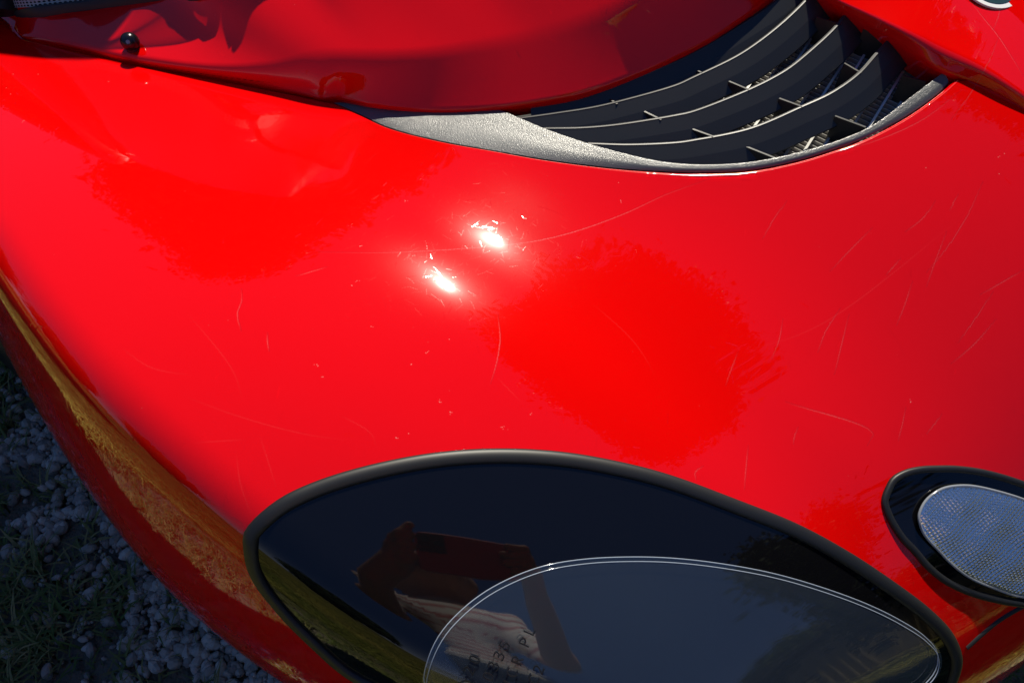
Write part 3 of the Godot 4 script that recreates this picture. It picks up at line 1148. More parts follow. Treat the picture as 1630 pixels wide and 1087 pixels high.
# re-space the smoothed lines so that matching points of the lists stay opposite each other
func pair(a0, a: PackedVector3Array, b0, b: PackedVector3Array, c0, c: PackedVector3Array, n: int) -> void:
	var k: int = a0.size()
	var along := [0.0]
	for i in k - 1:
		along.append(along[i] + a0[i].distance_to(a0[i + 1]) + 0.0005)
	var lists := [a0, b0] if c0.size() == 0 else [a0, b0, c0]
	for w in lists.size():
		var src = lists[w]
		for j in n:
			var s: float = along[k - 1] * j / (n - 1)
			var i := 0
			while i < k - 2 and s > along[i + 1]:
				i += 1
			var t: float = (s - along[i]) / (along[i + 1] - along[i])
			var p0: Vector3 = src[maxi(i - 1, 0)]
			var p1: Vector3 = src[i]
			var p2: Vector3 = src[i + 1]
			var p3: Vector3 = src[mini(i + 2, k - 1)]
			var h: float = along[i + 1] - along[i]
			var m1: Vector3 = (p2 - p0) / maxf(along[i + 1] - along[maxi(i - 1, 0)], 1e-5) * h
			var m2: Vector3 = (p3 - p1) / maxf(along[mini(i + 2, k - 1)] - along[i], 1e-5) * h
			var q := p1 * (2 * t * t * t - 3 * t * t + 1) + m1 * (t * t * t - 2 * t * t + t) + p2 * (3 * t * t - 2 * t * t * t) + m2 * (t * t * t - t * t)
			if w == 0: a[j] = q
			elif w == 1: b[j] = q
			else: c[j] = q

func windscreen_foot(x: float) -> Vector3:
	var r := pts(PANEL_REAR)
	# follows the panel's rear edge at the corner, then runs across the car
	var last := r[6]
	if x <= last.x:
		for i in 6:
			if x <= r[i + 1].x:
				return r[i].lerp(r[i + 1], clampf((x - r[i].x) / maxf(r[i + 1].x - r[i].x, 1e-5), 0.0, 1.0))
		return last
	var t := clampf((x - last.x) / (-last.x), 0.0, 1.0)
	return Vector3(x, last.y + 0.085 * sin(t * PI / 2), last.z - 0.05 * t)

func rest_of_car() -> void:
	# windscreen: black edge, dotted band, glass
	var foot := PackedVector3Array()
	var r := pts(PANEL_REAR)
	for i in 6:
		foot.append(r[i] + Vector3(0, 0.0005, 0))
	for k in 7:
		foot.append(windscreen_foot(lerpf(r[6].x, 0.0, k / 6.0)))
	foot = smooth(foot, 60)
	var head := smooth(PackedVector3Array([Vector3(-0.43, 1.045, -0.97), Vector3(-0.37, 1.085, -0.83), Vector3(-0.33, 1.10, -0.775), Vector3(-0.28, 1.115, -0.745), Vector3(-0.16, 1.125, -0.785), Vector3(0, 1.13, -0.80)]), 60)
	var frame := []
	var band := []
	var glass := []
	for k in 3:
		frame.append(PackedVector3Array()); band.append(PackedVector3Array()); glass.append(PackedVector3Array())
	for i in 60:
		var a := foot[i]
		var d := (head[i] - a)
		var l := d.length()
		var u := d / l
		for k in 3:
			frame[k].append(a + u * (0.007 * k / 2.0 * (1.0 if i > 2 else 0.3 + 0.25 * i)) + Vector3(0, [-0.002, 0.004, 0.001][k], [0.0, 0.002, 0.0][k]))
			band[k].append(a + u * (0.007 + 0.028 * k / 2.0))
			glass[k].append(a + u * lerpf(0.035, l, k / 2.0))
	var m := MB.new()
	m.sheet(frame, Vector3(0, 0.5, 1))
	both("windscreen_frame", m.mesh(), M.rubber, car)
	m = MB.new()
	m.sheet(band, Vector3(0, 0.5, 1))
	for i in m.v.size():
		m.uv[i] = Vector2((i % 60) / 59.0 * 90.0, (i / 60) * 3.0)
	both("windscreen_dotted_band", m.mesh(), dots(), car)
	m = MB.new()
	m.sheet(glass, Vector3(0, 0.5, 1))
	both("windscreen", m.mesh(), M.pane, car)
	# pillar and roof
	m = MB.new()
	m.tube(smooth(PackedVector3Array([foot[0] + Vector3(-0.012, 0.004, -0.012), Vector3(-0.54, 0.82, -0.78), Vector3(-0.47, 0.96, -0.91), Vector3(-0.43, 1.045, -0.97), Vector3(-0.44, 1.07, -1.3), Vector3(-0.44, 1.04, -1.7), Vector3(-0.5, 0.85, -2.1)]), 40), 0.02, 10)
	both("windscreen_pillar", m.mesh(), M.rubber, car)
	var roof := []
	for k in 12:
		var row := PackedVector3Array()
		var f := k / 11.0
		for j in 25:
			var s := j / 24.0 * 2.0 - 1.0
			var p: Vector3 = head[int((1.0 - absf(s)) * 59.0)]
			var z: float = lerpf(p.z, -1.95, f)
			row.append(Vector3(absf(p.x) * signf(s) * (1.0 + 0.1 * f), p.y - 0.10 * f * f + 0.012 * sin(f * PI), z))
		roof.append(row)
	m = MB.new()
	m.sheet(roof, Vector3.UP)
	var under := []
	for row in roof:
		var u2 := PackedVector3Array()
		for p in row:
			u2.append(p - Vector3(0, 0.025, 0))
		under.append(u2)
	m.sheet(under, Vector3.DOWN)
	obj("roof", m.mesh(), M.rubber, car)
	# wiper standing over the panel
	var wp := pts(WIPER)
	m = MB.new()
	m.tube(smooth(PackedVector3Array([wp[0], wp[1], wp[2]]), 20), 0.0042, 8)
	obj("wiper_arm", m.mesh(), M.rubber, car)
	m = MB.new()
	m.tube(smooth(PackedVector3Array([wp[3], wp[4], wp[5], wp[6]]), 24), 0.0042, 8)
	obj("wiper_blade", m.mesh(), M.rubber, car)
	m = MB.new()
	m.ball(pts(WIPER_CAP)[0], Vector3(0.019, 0.010, 0.019), 12)
	obj("wiper_cap", m.mesh(), M.rubber, car)
	# washer nozzle
	var nz := pts(NOZZLE)[0]
	var w := MB.new()
	w.ball(nz + Vector3(0, 0.001, 0), Vector3(0.0072, 0.0072, 0.0072), 12)
	var nozzle := obj("washer_nozzle", w.mesh(), mat(0.006, 0.006, 0.008, 0.22), car)
	w = MB.new()
	w.tube(PackedVector3Array([nz + Vector3(0, -0.010, 0), nz + Vector3(0, -0.002, 0)]), 0.0055, 12)
	obj("nozzle_base", w.mesh(), M.rubber, nozzle)
	w = MB.new()
	var look_at := Vector3(-0.5, 0.55, 0.65).normalized()
	w.tube(PackedVector3Array([nz + look_at * 0.0060, nz + look_at * 0.0078]), 0.0016, 10)
	obj("nozzle_jet", w.mesh(), mat(0.25, 0.26, 0.28, 0.3, 0.6), nozzle)
	# round nose badge
	var nb := pts(BADGE)[0]
	var bn := Vector3(-0.15, 1.0, 0.22).normalized()
	var badge: MeshInstance3D
	for k in 3:
		w = MB.new()
		w.tube(PackedVector3Array([nb - bn * 0.001, nb + bn * (0.0004 + 0.0004 * k)]), [0.021, 0.017, 0.013][k], 40)
		var disc := obj(["nose_badge", "badge_ring", "badge_centre"][k], w.mesh(), [mat(0.75, 0.75, 0.72, 0.2), mat(0.02, 0.05, 0.05, 0.2), mat(0.75, 0.72, 0.66, 0.15)][k], car if k == 0 else badge)
		if k == 0: badge = disc
	# sides, doors and tail behind the front clamshell
	var rows := []
	for k in 26:
		var z := lerpf(-0.775, -3.42, k / 25.0)
		var f := k / 25.0
		var row := PackedVector3Array()
		var wd: float = 0.8 + side_x(0.44, maxf(z, -0.78)) - 0.0
		wd = lerpf(wd, 0.80, smoothstep(0.3, 0.75, f)) * (1.0 - 0.25 * smoothstep(0.9, 1.0, f))
		var shoulder := lerpf(0.62, 0.78, smoothstep(0.15, 0.7, f)) - 0.18 * smoothstep(0.88, 1.0, f)
		for j in 33:
			var a := PI * j / 32.0
			var cx := -cos(a)
			var sy := sin(a)
			var x := signf(cx) * pow(absf(cx), 0.45) * wd
			var y := 0.17 + (shoulder - 0.17) * pow(sy, 0.4)
			row.append(Vector3(x, y, z))
		rows.append(row)
	m = MB.new()
	m.sheet(rows, Vector3.ZERO)
	obj("rear_body", out_from(m, Vector3(0, 0.3, -1.8)).mesh(), M.paint, car)
	# underside and wheels
	m = MB.new()
	m.box(Transform3D(Basis(), Vector3(0, 0.17, -1.75)), Vector3(1.3, 0.04, 3.3))
	m.box(Transform3D(Basis(), Vector3(0, 0.17, 0.0)), Vector3(1.1, 0.04, 0.4))
	m.box(Transform3D(Basis(), Vector3(0, 0.33, -1.65)), Vector3(1.42, 0.03, 3.3))
	obj("floor_pan", m.mesh(), M.dark, car)
	for zz in [-1.02, -3.0]:
		for sx in [-1.0, 1.0]:
			var wheel := Node3D.new()
			wheel.name = "wheel"
			car.add_child(wheel, true)
			wheel.position = Vector3(sx * 0.68, 0.29, zz)
			m = MB.new()
			var ring := PackedVector3Array()
			for k in 40:
				ring.append(Vector3(0, cos(TAU * k / 40), sin(TAU * k / 40)) * 0.215)
			m.tube(ring, 0.075, 10, true)
			obj("tyre", m.mesh(), M.rubber, wheel)
			m = MB.new()
			for k in 6:
				m.box(Transform3D(Basis(Vector3.RIGHT, TAU * k / 6), Vector3(sx * 0.05, 0, 0)) * Transform3D(Basis(), Vector3(0, 0.08, 0)), Vector3(0.02, 0.16, 0.03))
			obj("rim", m.mesh(), M.metal, wheel)

func out_from(m: MB, ctr: Vector3) -> MB:
	var f := MB.new()
	f.v = m.v; f.uv = m.uv; f.n = m.n
	for i in f.v.size():
		var c := Vector3(0, ctr.y, f.v[i].z)
		if f.n[i].dot(f.v[i] - c) < 0.0:
			f.n[i] = -f.n[i]
	for i in m.idx.size() / 3:
		f.tri(m.idx[i * 3], m.idx[i * 3 + 1], m.idx[i * 3 + 2])
	return f

func dots() -> StandardMaterial3D:
	var im := Image.create(64, 64, false, Image.FORMAT_RGB8)
	for y in 64:
		for x in 64:
			var u := fposmod(x / 32.0, 1.0) - 0.5
			var v := fposmod(y / 32.0 , 1.0) - 0.5
			im.set_pixel(x, y, lin(0.012, 0.013, 0.014) if u * u + v * v < 0.10 else lin(0.34, 0.36, 0.34))
	var m := mat(1, 1, 1, 0.7, 0.0, 0.2)
	m.albedo_texture = ImageTexture.create_from_image(im)
	return m

# ------------------------------------------------------------------ ground
func to_car(p: Vector3) -> Vector3:
	return Basis(Vector3.UP, -TURN) * (p - Vector3(0.8 * cos(TURN), 0, -0.8 * sin(TURN)))

func under_car(p: Vector3, grow := 0.0) -> bool:
	var q := to_car(p)
	return absf(q.x) < 0.74 + grow and q.z < 0.18 + grow and q.z > -3.3

func ground() -> void:
	var hills := FastNoiseLite.new()
	hills.seed = 3
	hills.frequency = 1.4
	var patch := FastNoiseLite.new()
	patch.seed = 5
	patch.frequency = 2.2
	var m := MB.new()
	var rings := 74
	var seg := 112
	for i in rings:
		var r := 0.0 if i == 0 else 0.03 * pow(1.165, i) * 0.9
		if i == rings - 1:
			r = 900.0
		for j in seg:
			var a := TAU * j / seg
			var p := Vector3(cos(a) * r - 0.35, 0, sin(a) * r - 0.3)
			p.y = hills.get_noise_2d(p.x * 2.0, p.z * 2.0) * 0.012 * clampf(r, 0, 1) - 0.012
			m.add(p, Vector3.UP, Vector2(p.x, p.z))
			var t := smoothstep(0.7, 1.6, r + patch.get_noise_2d(p.x, p.z) * 0.3)
			var near := Color(0.15, 0.135, 0.10)
			m.c.append(near.lerp(Color(0.22, 0.20, 0.06), t))
	for i in rings - 1:
		for j in seg:
			m.quad(i * seg + j, i * seg + (j + 1) % seg, (i + 1) * seg + (j + 1) % seg, (i + 1) * seg + j)
	var gm := mat(1, 1, 1, 0.95, 0.0, 0.2)
	gm.vertex_color_use_as_albedo = true
	gm.normal_enabled = true
	gm.normal_texture = noise_tex(0.05, 4, 512, true, 8.0)
	gm.uv1_triplanar = true
	gm.uv1_world_triplanar = true
	gm.uv1_scale = Vector3.ONE * 2.0
	var g := obj("ground", m.mesh(), gm, self)
	g.set_meta("kind", "structure")
	# loose stones in the strip along the car: the largest one by one, the rest together
	var variants := []
	for k in 6:
		variants.append(stone_mesh(k))
	var grey := []
	for k in 5:
		grey.append(mat(0.34 + 0.05 * k, 0.305 + 0.045 * k, 0.24 + 0.036 * k, 0.9, 0.0, 0.3))
	var many := []
	var made := 0
	var tries := 0
	while tries < 220000 and many.size() < 22000:
		tries += 1
		var p := Vector3(rng.randf_range(-1.2, 0.9), 0, rng.randf_range(-1.0, 0.35))
		var q := to_car(p)
		var d := maxf(-0.70 - q.x, q.z - 0.06)      # how far outside the body line
		var lim := 0.15 + 0.11 * patch.get_noise_2d(p.x * 1.6 + 9.0, p.z * 1.6)
		if d < -0.08 or d > lim or q.z < -1.02:
			if not (d > 0 and d < 0.3 and rng.randf() < 0.10 + 0.25 * patch.get_noise_2d(p.x * 3.0, p.z * 3.0)):
				continue
		var s := 0.0024 + 0.0074 * pow(rng.randf(), 2.6)
		p.y = -0.008 + rng.randf() * 0.006 + s * 0.2
		many.append([s, Transform3D(Basis.from_euler(Vector3(rng.randf() * TAU, rng.randf() * TAU, rng.randf() * TAU)).scaled(Vector3.ONE * s), p)])
	many.sort_custom(func(a, b): return a[0] > b[0])
	var rest := []
	for e in many:
		var p: Vector3 = e[1].origin
		var q := to_car(p)
		var seen := (q.x < -0.78 and q.z < 0.05 and q.z > -0.75) or (q.z > 0.17 and q.x > -0.55)
		if made < 300 and seen:
			var o := obj("stone", variants[made % 6], grey[rng.randi() % 5], g)
			o.transform = e[1]
			made += 1
		else:
			rest.append(e[1])
	var mm := MultiMesh.new()
	mm.transform_format = MultiMesh.TRANSFORM_3D
	mm.use_colors = true
	mm.mesh = variants[1]
	mm.instance_count = rest.size()
	for i in rest.size():
		mm.set_instance_transform(i, rest[i])
		var b := rng.randf_range(0.20, 0.48)
		mm.set_instance_color(i, Color(b * 1.05, b * 0.94, b * 0.76))
	var vm := mat(1, 1, 1, 0.9, 0.0, 0.3)
	vm.vertex_color_use_as_albedo = true
	var mi := MultiMeshInstance3D.new()
	mi.name = "gravel"
	mi.multimesh = mm
	mi.material_override = vm
	mi.set_meta("kind", "stuff")
	add_child(mi)
	tag(mi, "small grey gravel in a strip along the car", "gravel")
	# grass
	var tuft := tuft_mesh(11, 1.0)
	var list := []
	var cols := []
	for k in 15000:
		var p := Vector3(rng.randf_range(-1.5, 1.3), -0.012, rng.randf_range(-1.5, 0.9))
		var q := to_car(p)
		var d := maxf(-0.72 - q.x, q.z - 0.12)
		if q.z < -0.98:
			d += 0.12
		if d < 0.0:
			continue
		var lim := 0.15 + 0.11 * patch.get_noise_2d(p.x * 1.6 + 9.0, p.z * 1.6)
		var bare := patch.get_noise_2d(p.x * 2.4 + 20.0, p.z * 2.4)
		if (d < lim or bare > 0.30) and rng.randf() > 0.08:
			continue
		if q.z > 0.1 and rng.randf() > 0.25:
			continue
		var s := rng.randf_range(0.025, 0.062)
		list.append(Transform3D(Basis(Vector3.UP, rng.randf() * TAU).scaled(Vector3(s, s * rng.randf_range(0.6, 1.1), s)), p))
		var dry := rng.randf()
		cols.append(Color(0.10, 0.14, 0.03).lerp(Color(0.34, 0.28, 0.12), dry * dry * 0.8))
	scatter("grass", tuft, list, cols, "short dark green grass with dry blades beside the gravel", "grass")
	list = []
	cols = []
	for k in 26000:
		var r := 0.9 + 9.5 * pow(rng.randf(), 1.5)
		var a := rng.randf() * TAU
		var p := Vector3(cos(a) * r - 0.2, -0.012, sin(a) * r - 0.2)
		if under_car(p, 0.2) or Vector2(p.x, p.z - 0.55).length() < 0.35:
			continue
		var q := to_car(p)
		if maxf(-0.8 - q.x, q.z - 0.25) < 0.36 and q.z < 0.7:
			continue
		var s := rng.randf_range(0.06, 0.15) * (0.8 + 0.04 * r)
		list.append(Transform3D(Basis(Vector3.UP, rng.randf() * TAU).scaled(Vector3(s, s * rng.randf_range(0.5, 1.0), s)), p))
		var dry := clampf(0.55 + patch.get_noise_2d(p.x * 0.4, p.z * 0.4) + rng.randf_range(-0.3, 0.3), 0.0, 1.0)
		cols.append(Color(0.15, 0.19, 0.03).lerp(Color(0.48, 0.42, 0.09), dry))
	scatter("dry_grass", tuft, list, cols, "long dry golden grass growing round the car", "grass")

func scatter(called: String, mesh: Mesh, list: Array, cols: Array, label: String, category: String) -> void:
	var mm := MultiMesh.new()
	mm.transform_format = MultiMesh.TRANSFORM_3D
	mm.use_colors = true
	mm.mesh = mesh
	mm.instance_count = list.size()
	for i in list.size():
		mm.set_instance_transform(i, list[i])
		mm.set_instance_color(i, cols[i])
	var vm := mat(1, 1, 1, 0.7, 0.0, 0.3)
	vm.vertex_color_use_as_albedo = true
	vm.backlight_enabled = true
	vm.backlight = Color(0.4, 0.4, 0.3)
	var mi := MultiMeshInstance3D.new()
	mi.name = called
	mi.multimesh = mm
	mi.material_override = vm
	mi.set_meta("kind", "stuff")
	add_child(mi)
	tag(mi, label, category)

func stone_mesh(k: int) -> ArrayMesh:
	var f := FastNoiseLite.new()
	f.seed = 40 + k
	f.noise_type = FastNoiseLite.TYPE_CELLULAR
	f.cellular_return_type = FastNoiseLite.RETURN_DISTANCE
	f.frequency = 0.8
	var m := MB.new()
	var seg := 5
	for i in seg + 1:
		var a := PI * i / seg
		for j in seg * 2:
			var b := PI * j / seg
			var d := Vector3(sin(a) * cos(b), cos(a), sin(a) * sin(b))
			var r := 0.62 + 0.80 * absf(f.get_noise_3dv(d * 1.6))
			m.add(d * r * Vector3(1.25, 0.75, 0.95), d)
	for i in seg:
		for j in seg * 2:
			m.quad(i * seg * 2 + j, i * seg * 2 + (j + 1) % (seg * 2), (i + 1) * seg * 2 + (j + 1) % (seg * 2), (i + 1) * seg * 2 + j)
	# flat facets
	var o := MB.new()
	for t in m.idx.size() / 3:
		var a := m.v[m.idx[t * 3]]
		var b := m.v[m.idx[t * 3 + 1]]
		var c := m.v[m.idx[t * 3 + 2]]
		var n := (b - a).cross(c - a)
		if n.length_squared() < 1e-10:
			continue
		n = n.normalized()
		if n.dot(a + b + c) < 0.0:
			n = -n
		var i0 := o.add(a, (n + m.n[m.idx[t * 3]] * 0.12).normalized())
		o.add(b, (n + m.n[m.idx[t * 3 + 1]] * 0.12).normalized()); o.add(c, (n + m.n[m.idx[t * 3 + 2]] * 0.12).normalized())
		o.tri(i0, i0 + 1, i0 + 2)
	return o.mesh()

func tuft_mesh(blades: int, height: float) -> ArrayMesh:
	var m := MB.new()
	for k in blades:
		var a := rng.randf() * TAU
		var root := Vector3(rng.randf_range(-0.35, 0.35), 0, rng.randf_range(-0.35, 0.35))
		var lean := Vector3(cos(a), 0, sin(a)) * rng.randf_range(0.25, 1.1)
		var side := Vector3(-sin(a), 0, cos(a)) * rng.randf_range(0.022, 0.045)
		var h := height * rng.randf_range(0.5, 1.1)
		var prev := -1
		for s in 4:
			var t := s / 3.0
			var c := root + Vector3.UP * (h * (t - 0.25 * t * t * lean.length())) + lean * t * t * h
			var w := side * (1.0 - t * t * 0.95)
			var nn := (Vector3.UP + lean * -0.3).normalized()
			var i0 := m.add(c - w, nn)
			m.add(c + w, nn)
			if prev >= 0:
				m.quad(prev, prev + 1, i0 + 1, i0)
			prev = i0
	return m.mesh()

# ------------------------------------------------------------------ what stands round about
func leaf_clump(seed_at: int, leaf: float) -> ArrayMesh:
	var r := RandomNumberGenerator.new()
	r.seed = seed_at
	var m := MB.new()
	for k in 16:
		var d := Vector3(r.randfn(), r.randfn(), r.randfn()).normalized()
		var c := d * pow(r.randf(), 0.5) * 0.5
		var ax := Vector3(r.randfn(), r.randfn() - 0.3, r.randfn()).normalized()
		var b := ax.cross(Vector3(r.randfn(), r.randfn(), r.randfn())).normalized()
		var nn := ax.cross(b)
		var l := leaf * r.randf_range(0.7, 1.3)
		var i0 := m.add(c, nn)
		m.add(c + ax * l * 0.5 + b * l * 0.28 + nn * l * 0.06, nn)
		m.add(c + ax * l, nn)
		m.add(c + ax * l * 0.5 - b * l * 0.28 + nn * l * 0.06, nn)
		m.quad(i0, i0 + 1, i0 + 2, i0 + 3)
	return m.mesh()

# blobs: [centre, radii] of the leafy parts
func tree(called: String, label: String, base: Vector3, top: Vector3, trunk: float, blobs: Array, density: float, color: Color, leaf := 0.22, group := "") -> void:
	var t := thing(called, label, "tree", group)
	t.position = base
	var bark := mat(0.09, 0.07, 0.05, 0.9)
	var m := MB.new()
	var line := smooth(PackedVector3Array([Vector3(0, -0.1, 0), (top - base) * 0.35 + Vector3(0.1, 0, -0.1), (top - base) * 0.7, top - base]), 14)
	var rad := []
	for i in 14:
		rad.append(trunk * (1.15 - i / 14.0))
	m.tube(line, rad, 9)
	obj("trunk", m.mesh(), bark, t)
	var list := []
	var cols := []
	var lumps := FastNoiseLite.new()
	lumps.seed = int(base.x * 10.0) + 50
	lumps.frequency = 0.45
	for b in blobs:
		var c: Vector3 = b[0] - base
		var rr: Vector3 = b[1]
		var from := line[9]
		for w in line:
			if w.distance_to(c) < from.distance_to(c) and w.y < c.y:
				from = w
		var bm := MB.new()
		bm.tube(smooth(PackedVector3Array([from, from.lerp(c, 0.5) + Vector3(0, 0.15, 0), c]), 8), [trunk * 0.5, trunk * 0.42, trunk * 0.35, trunk * 0.3, trunk * 0.24, trunk * 0.18, trunk * 0.12, trunk * 0.06], 6)
		obj("limb", bm.mesh(), bark, t)
		var n := int(density * (rr.x * rr.y + rr.y * rr.z + rr.x * rr.z))
		for k in n:
			var d := Vector3(rng.randfn(), rng.randfn(), rng.randfn()).normalized()
			var reach := 0.80 + 0.45 * lumps.get_noise_3dv(d * rr * 1.6 + c)
			var p := c + d * rr * (reach * pow(rng.randf(), 0.38))
			var s := rng.randf_range(0.6, 1.25)
			list.append(Transform3D(Basis.from_euler(Vector3(rng.randf() * TAU, rng.randf() * TAU, rng.randf() * TAU)).scaled(Vector3.ONE * s), p))
			cols.append(color * rng.randf_range(0.7, 1.35))
	var mm := MultiMesh.new()
	mm.transform_format = MultiMesh.TRANSFORM_3D
	mm.use_colors = true
	mm.mesh = leaf_clump(int(base.z * 7.0) + 3, leaf)
	mm.instance_count = list.size()
	for i in list.size():
		mm.set_instance_transform(i, list[i])
		mm.set_instance_color(i, cols[i])
	var lm := mat(1, 1, 1, 0.6, 0.0, 0.4)
	lm.vertex_color_use_as_albedo = true
	lm.backlight_enabled = true
	lm.backlight = Color(0.35, 0.45, 0.2)
	var mi := MultiMeshInstance3D.new()
	mi.name = "crown"
	mi.multimesh = mm
	mi.material_override = lm
	mi.set_meta("kind", "stuff")
	t.add_child(mi)

func polar(az: float, dist: float, y := 0.0) -> Vector3:
	return Vector3(sin(deg_to_rad(az)) * dist, y, -cos(deg_to_rad(az)) * dist)

# a direction from its place on a map of the sky, zenith in the middle, 3 degrees to the unit
func heading(x: float, y: float) -> Vector3:
	var v := Vector2(x, y) * 3.0
	var up := PI / 2 - 2.0 * atan(v.length() / 114.6)
	return Vector3(cos(up) * v.x / v.length(), sin(up), -cos(up) * v.y / v.length())

func surroundings() -> void:
	var green := Color(0.045, 0.075, 0.022)
	# tree behind the car, seen in the outer wing
	var crown := []
	for q in [[-5.0, 21.5, 4.0], [-8.4, 21.2, 2.4], [-2.6, 19.4, 2.0], [-6.0, 18.0, 4.0], [-3.2, 17.0, 2.6], [-5.2, 15.2, 3.0], [-4.2, 13.5, 2.0], [-7.6, 17.2, 2.2]]:
		var d := heading(q[0], q[1])
		var far := 8.0 / Vector2(d.x, d.z).length()
		crown.append([Vector3(-0.2, 0.67, -0.4) + d * far, Vector3.ONE * far * tan(deg_to_rad(q[2] * 3.0))])
	var b := polar(-16, 8.2)
	tree("broadleaf_tree", "tall broadleaf tree behind the car, mirrored in the outer wing", b, b + Vector3(0, 8.4, 0), 0.22, crown, 85.0, green, 0.2, "trees round the yard")
	# the tree line behind it
	var specs := [[-72, 15, 5.6, 3.4], [-56, 14, 6.3, 3.0], [-43, 15, 6.6, 2.6], [-9, 17, 5.4, 2.8], [6, 18, 5.0, 3.0], [22, 17, 5.6, 3.0], [40, 16, 6.0, 3.2], [62, 17, 6.0, 3.3], [84, 19, 5.6, 3.3], [-95, 17, 5.0, 3.2], [-120, 20, 5.5, 3.5], [-150, 22, 5.0, 3.5], [178, 24, 5.5, 3.6]]
	var what := ["bushy tree left of the yard", "round tree beyond the left rear corner", "dense tree in the line behind the car, left part", "low tree just right of the tall broadleaf tree", "low broad tree straight behind the car", "bushy tree right of the line behind the car", "full round tree beyond the bonnet", "broad tree right of the car", "wide tree far to the right of the car", "bushy tree beyond the driver side", "wide tree left behind the photographer", "far tree behind the photographer's left shoulder", "far tree straight behind the photographer"]
	for i in specs.size():
		var s: Array = specs[i]
		var p := polar(s[0], s[1])
		var h: float = s[2]
		var w: float = s[3]
		tree("hedgerow_tree", what[i], p, p + Vector3(0, h * 0.7, 0), 0.16, [[p + Vector3(0, h * 0.55, 0), Vector3(w, h * 0.45, w)], [p + Vector3(w * 0.3, h * 0.75, 0), Vector3(w * 0.6, h * 0.25, w * 0.6)], [p + Vector3(-w * 0.5, h * 0.35, 0.3), Vector3(w * 0.7, h * 0.35, w * 0.7)]], 34.0, green * rng.randf_range(0.8, 1.25), 0.34, "trees round the yard")
	# long bough over the nose
	b = Vector3(6.6, 0, -1.6)
	var bough := []
	for q in [[7.8, 11.4, 1.5], [6.8, 10.5, 2.0], [6.6, 9.3, 2.0], [6.8, 8.2, 2.1], [7.6, 7.3, 2.1], [8.2, 6.3, 2.1], [9.0, 5.3, 2.1], [9.9, 4.3, 2.1], [10.8, 3.4, 2.0], [11.7, 2.3, 1.9], [12.4, 1.3, 1.5], [9.3, 8.6, 2.0], [10.4, 7.2, 2.0], [11.6, 6.0, 2.0], [12.6, 4.6, 2.0], [13.4, 3.0, 1.8]]:
		bough.append([Vector3(0.05, 0.66, -0.27) + heading(q[0], q[1]) * 7.0, Vector3.ONE * 7.0 * tan(deg_to_rad(q[2] * 3.0))])
	tree("leaning_tree", "leaning tree whose long leafy bough hangs over the nose", b, Vector3(4.4, 6.0, -1.4), 0.2, bough, 230.0, green, 0.13, "trees round the yard")
	# dark pair right of the photographer with a pale tree in the gap
	b = polar(111, 9.0)
	tree("dark_tree", "tall narrow dark tree right of the photographer, next to the pole", b, b + Vector3(0, 5, 0), 0.2, [[b + Vector3(0, 2.0, 0), Vector3(1.0, 2.0, 1.0)], [b + Vector3(0, 4.8, 0), Vector3(0.95, 2.1, 0.95)]], 150.0, green * 0.7, 0.2, "trees round the yard")
	b = polar(130, 9.0)
	tree("dark_tree", "low broad dark tree right behind the photographer", b, b + Vector3(0, 1.8, 0), 0.14, [[b + Vector3(0, 1.1, 0), Vector3(1.2, 1.1, 1.2)], [b + Vector3(0.4, 1.9, 0), Vector3(0.8, 0.7, 0.8)], [polar(138, 9.2, 1.2), Vector3(1.0, 1.2, 1.0)]], 110.0, green * 0.7, 0.2, "trees round the yard")
	b = polar(119.5, 22.0)
	tree("pale_tree", "pale yellowish tree in the gap between the two dark trees", b, b + Vector3(0, 3, 0), 0.2, [[b + Vector3(0, 3.0, 0), Vector3(1.1, 3.0, 1.1)]], 70.0, Color(0.18, 0.17, 0.05), 0.26, "trees round the yard")
	b = polar(122.5, 19.0)
	tree("small_tree", "small round tree beside the shed", b, b + Vector3(0, 3.6, 0), 0.15, [[b + Vector3(0, 3.9, 0), Vector3(1.1, 1.5, 1.1)], [b + Vector3(-0.5, 2.6, 0.6), Vector3(1.0, 1.3, 1.0)]], 110.0, green, 0.2, "trees round the yard")
	shed()
	pole()

func shed() -> void:
	var s := thing("shed", "low ribbed metal shed beside the dark trees", "shed")
	s.position = polar(121.0, 15.0)
	s.rotation.y = deg_to_rad(-20)
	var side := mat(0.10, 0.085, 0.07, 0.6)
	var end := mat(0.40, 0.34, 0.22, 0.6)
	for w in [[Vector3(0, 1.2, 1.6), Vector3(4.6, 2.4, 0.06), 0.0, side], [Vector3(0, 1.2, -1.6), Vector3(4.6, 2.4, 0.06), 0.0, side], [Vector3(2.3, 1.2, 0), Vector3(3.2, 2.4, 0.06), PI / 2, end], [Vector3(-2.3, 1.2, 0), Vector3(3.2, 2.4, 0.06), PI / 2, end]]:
		var m := MB.new()
		var b := Transform3D(Basis(Vector3.UP, w[2]), w[0])
		m.box(b, w[1])
		var n := int(w[1].x / 0.2)
		for k in n:
			m.box(b * Transform3D(Basis(), Vector3((k + 0.5) * w[1].x / n - w[1].x / 2, 0, 0)), Vector3(0.05, 2.4, 0.12))
		obj("wall", m.mesh(), w[3], s)
	var r := MB.new()
	r.box(Transform3D(Basis(Vector3.RIGHT, 0.28), Vector3(0, 2.75, 0.85)), Vector3(5.0, 0.06, 2.0))
	obj("roof", r.mesh(), mat(0.14, 0.13, 0.12, 0.5), s)
	r = MB.new()
	r.box(Transform3D(Basis(Vector3.RIGHT, -0.28), Vector3(0, 2.75, -0.85)), Vector3(5.0, 0.06, 2.0))
	obj("roof", r.mesh(), mat(0.14, 0.13, 0.12, 0.5), s)

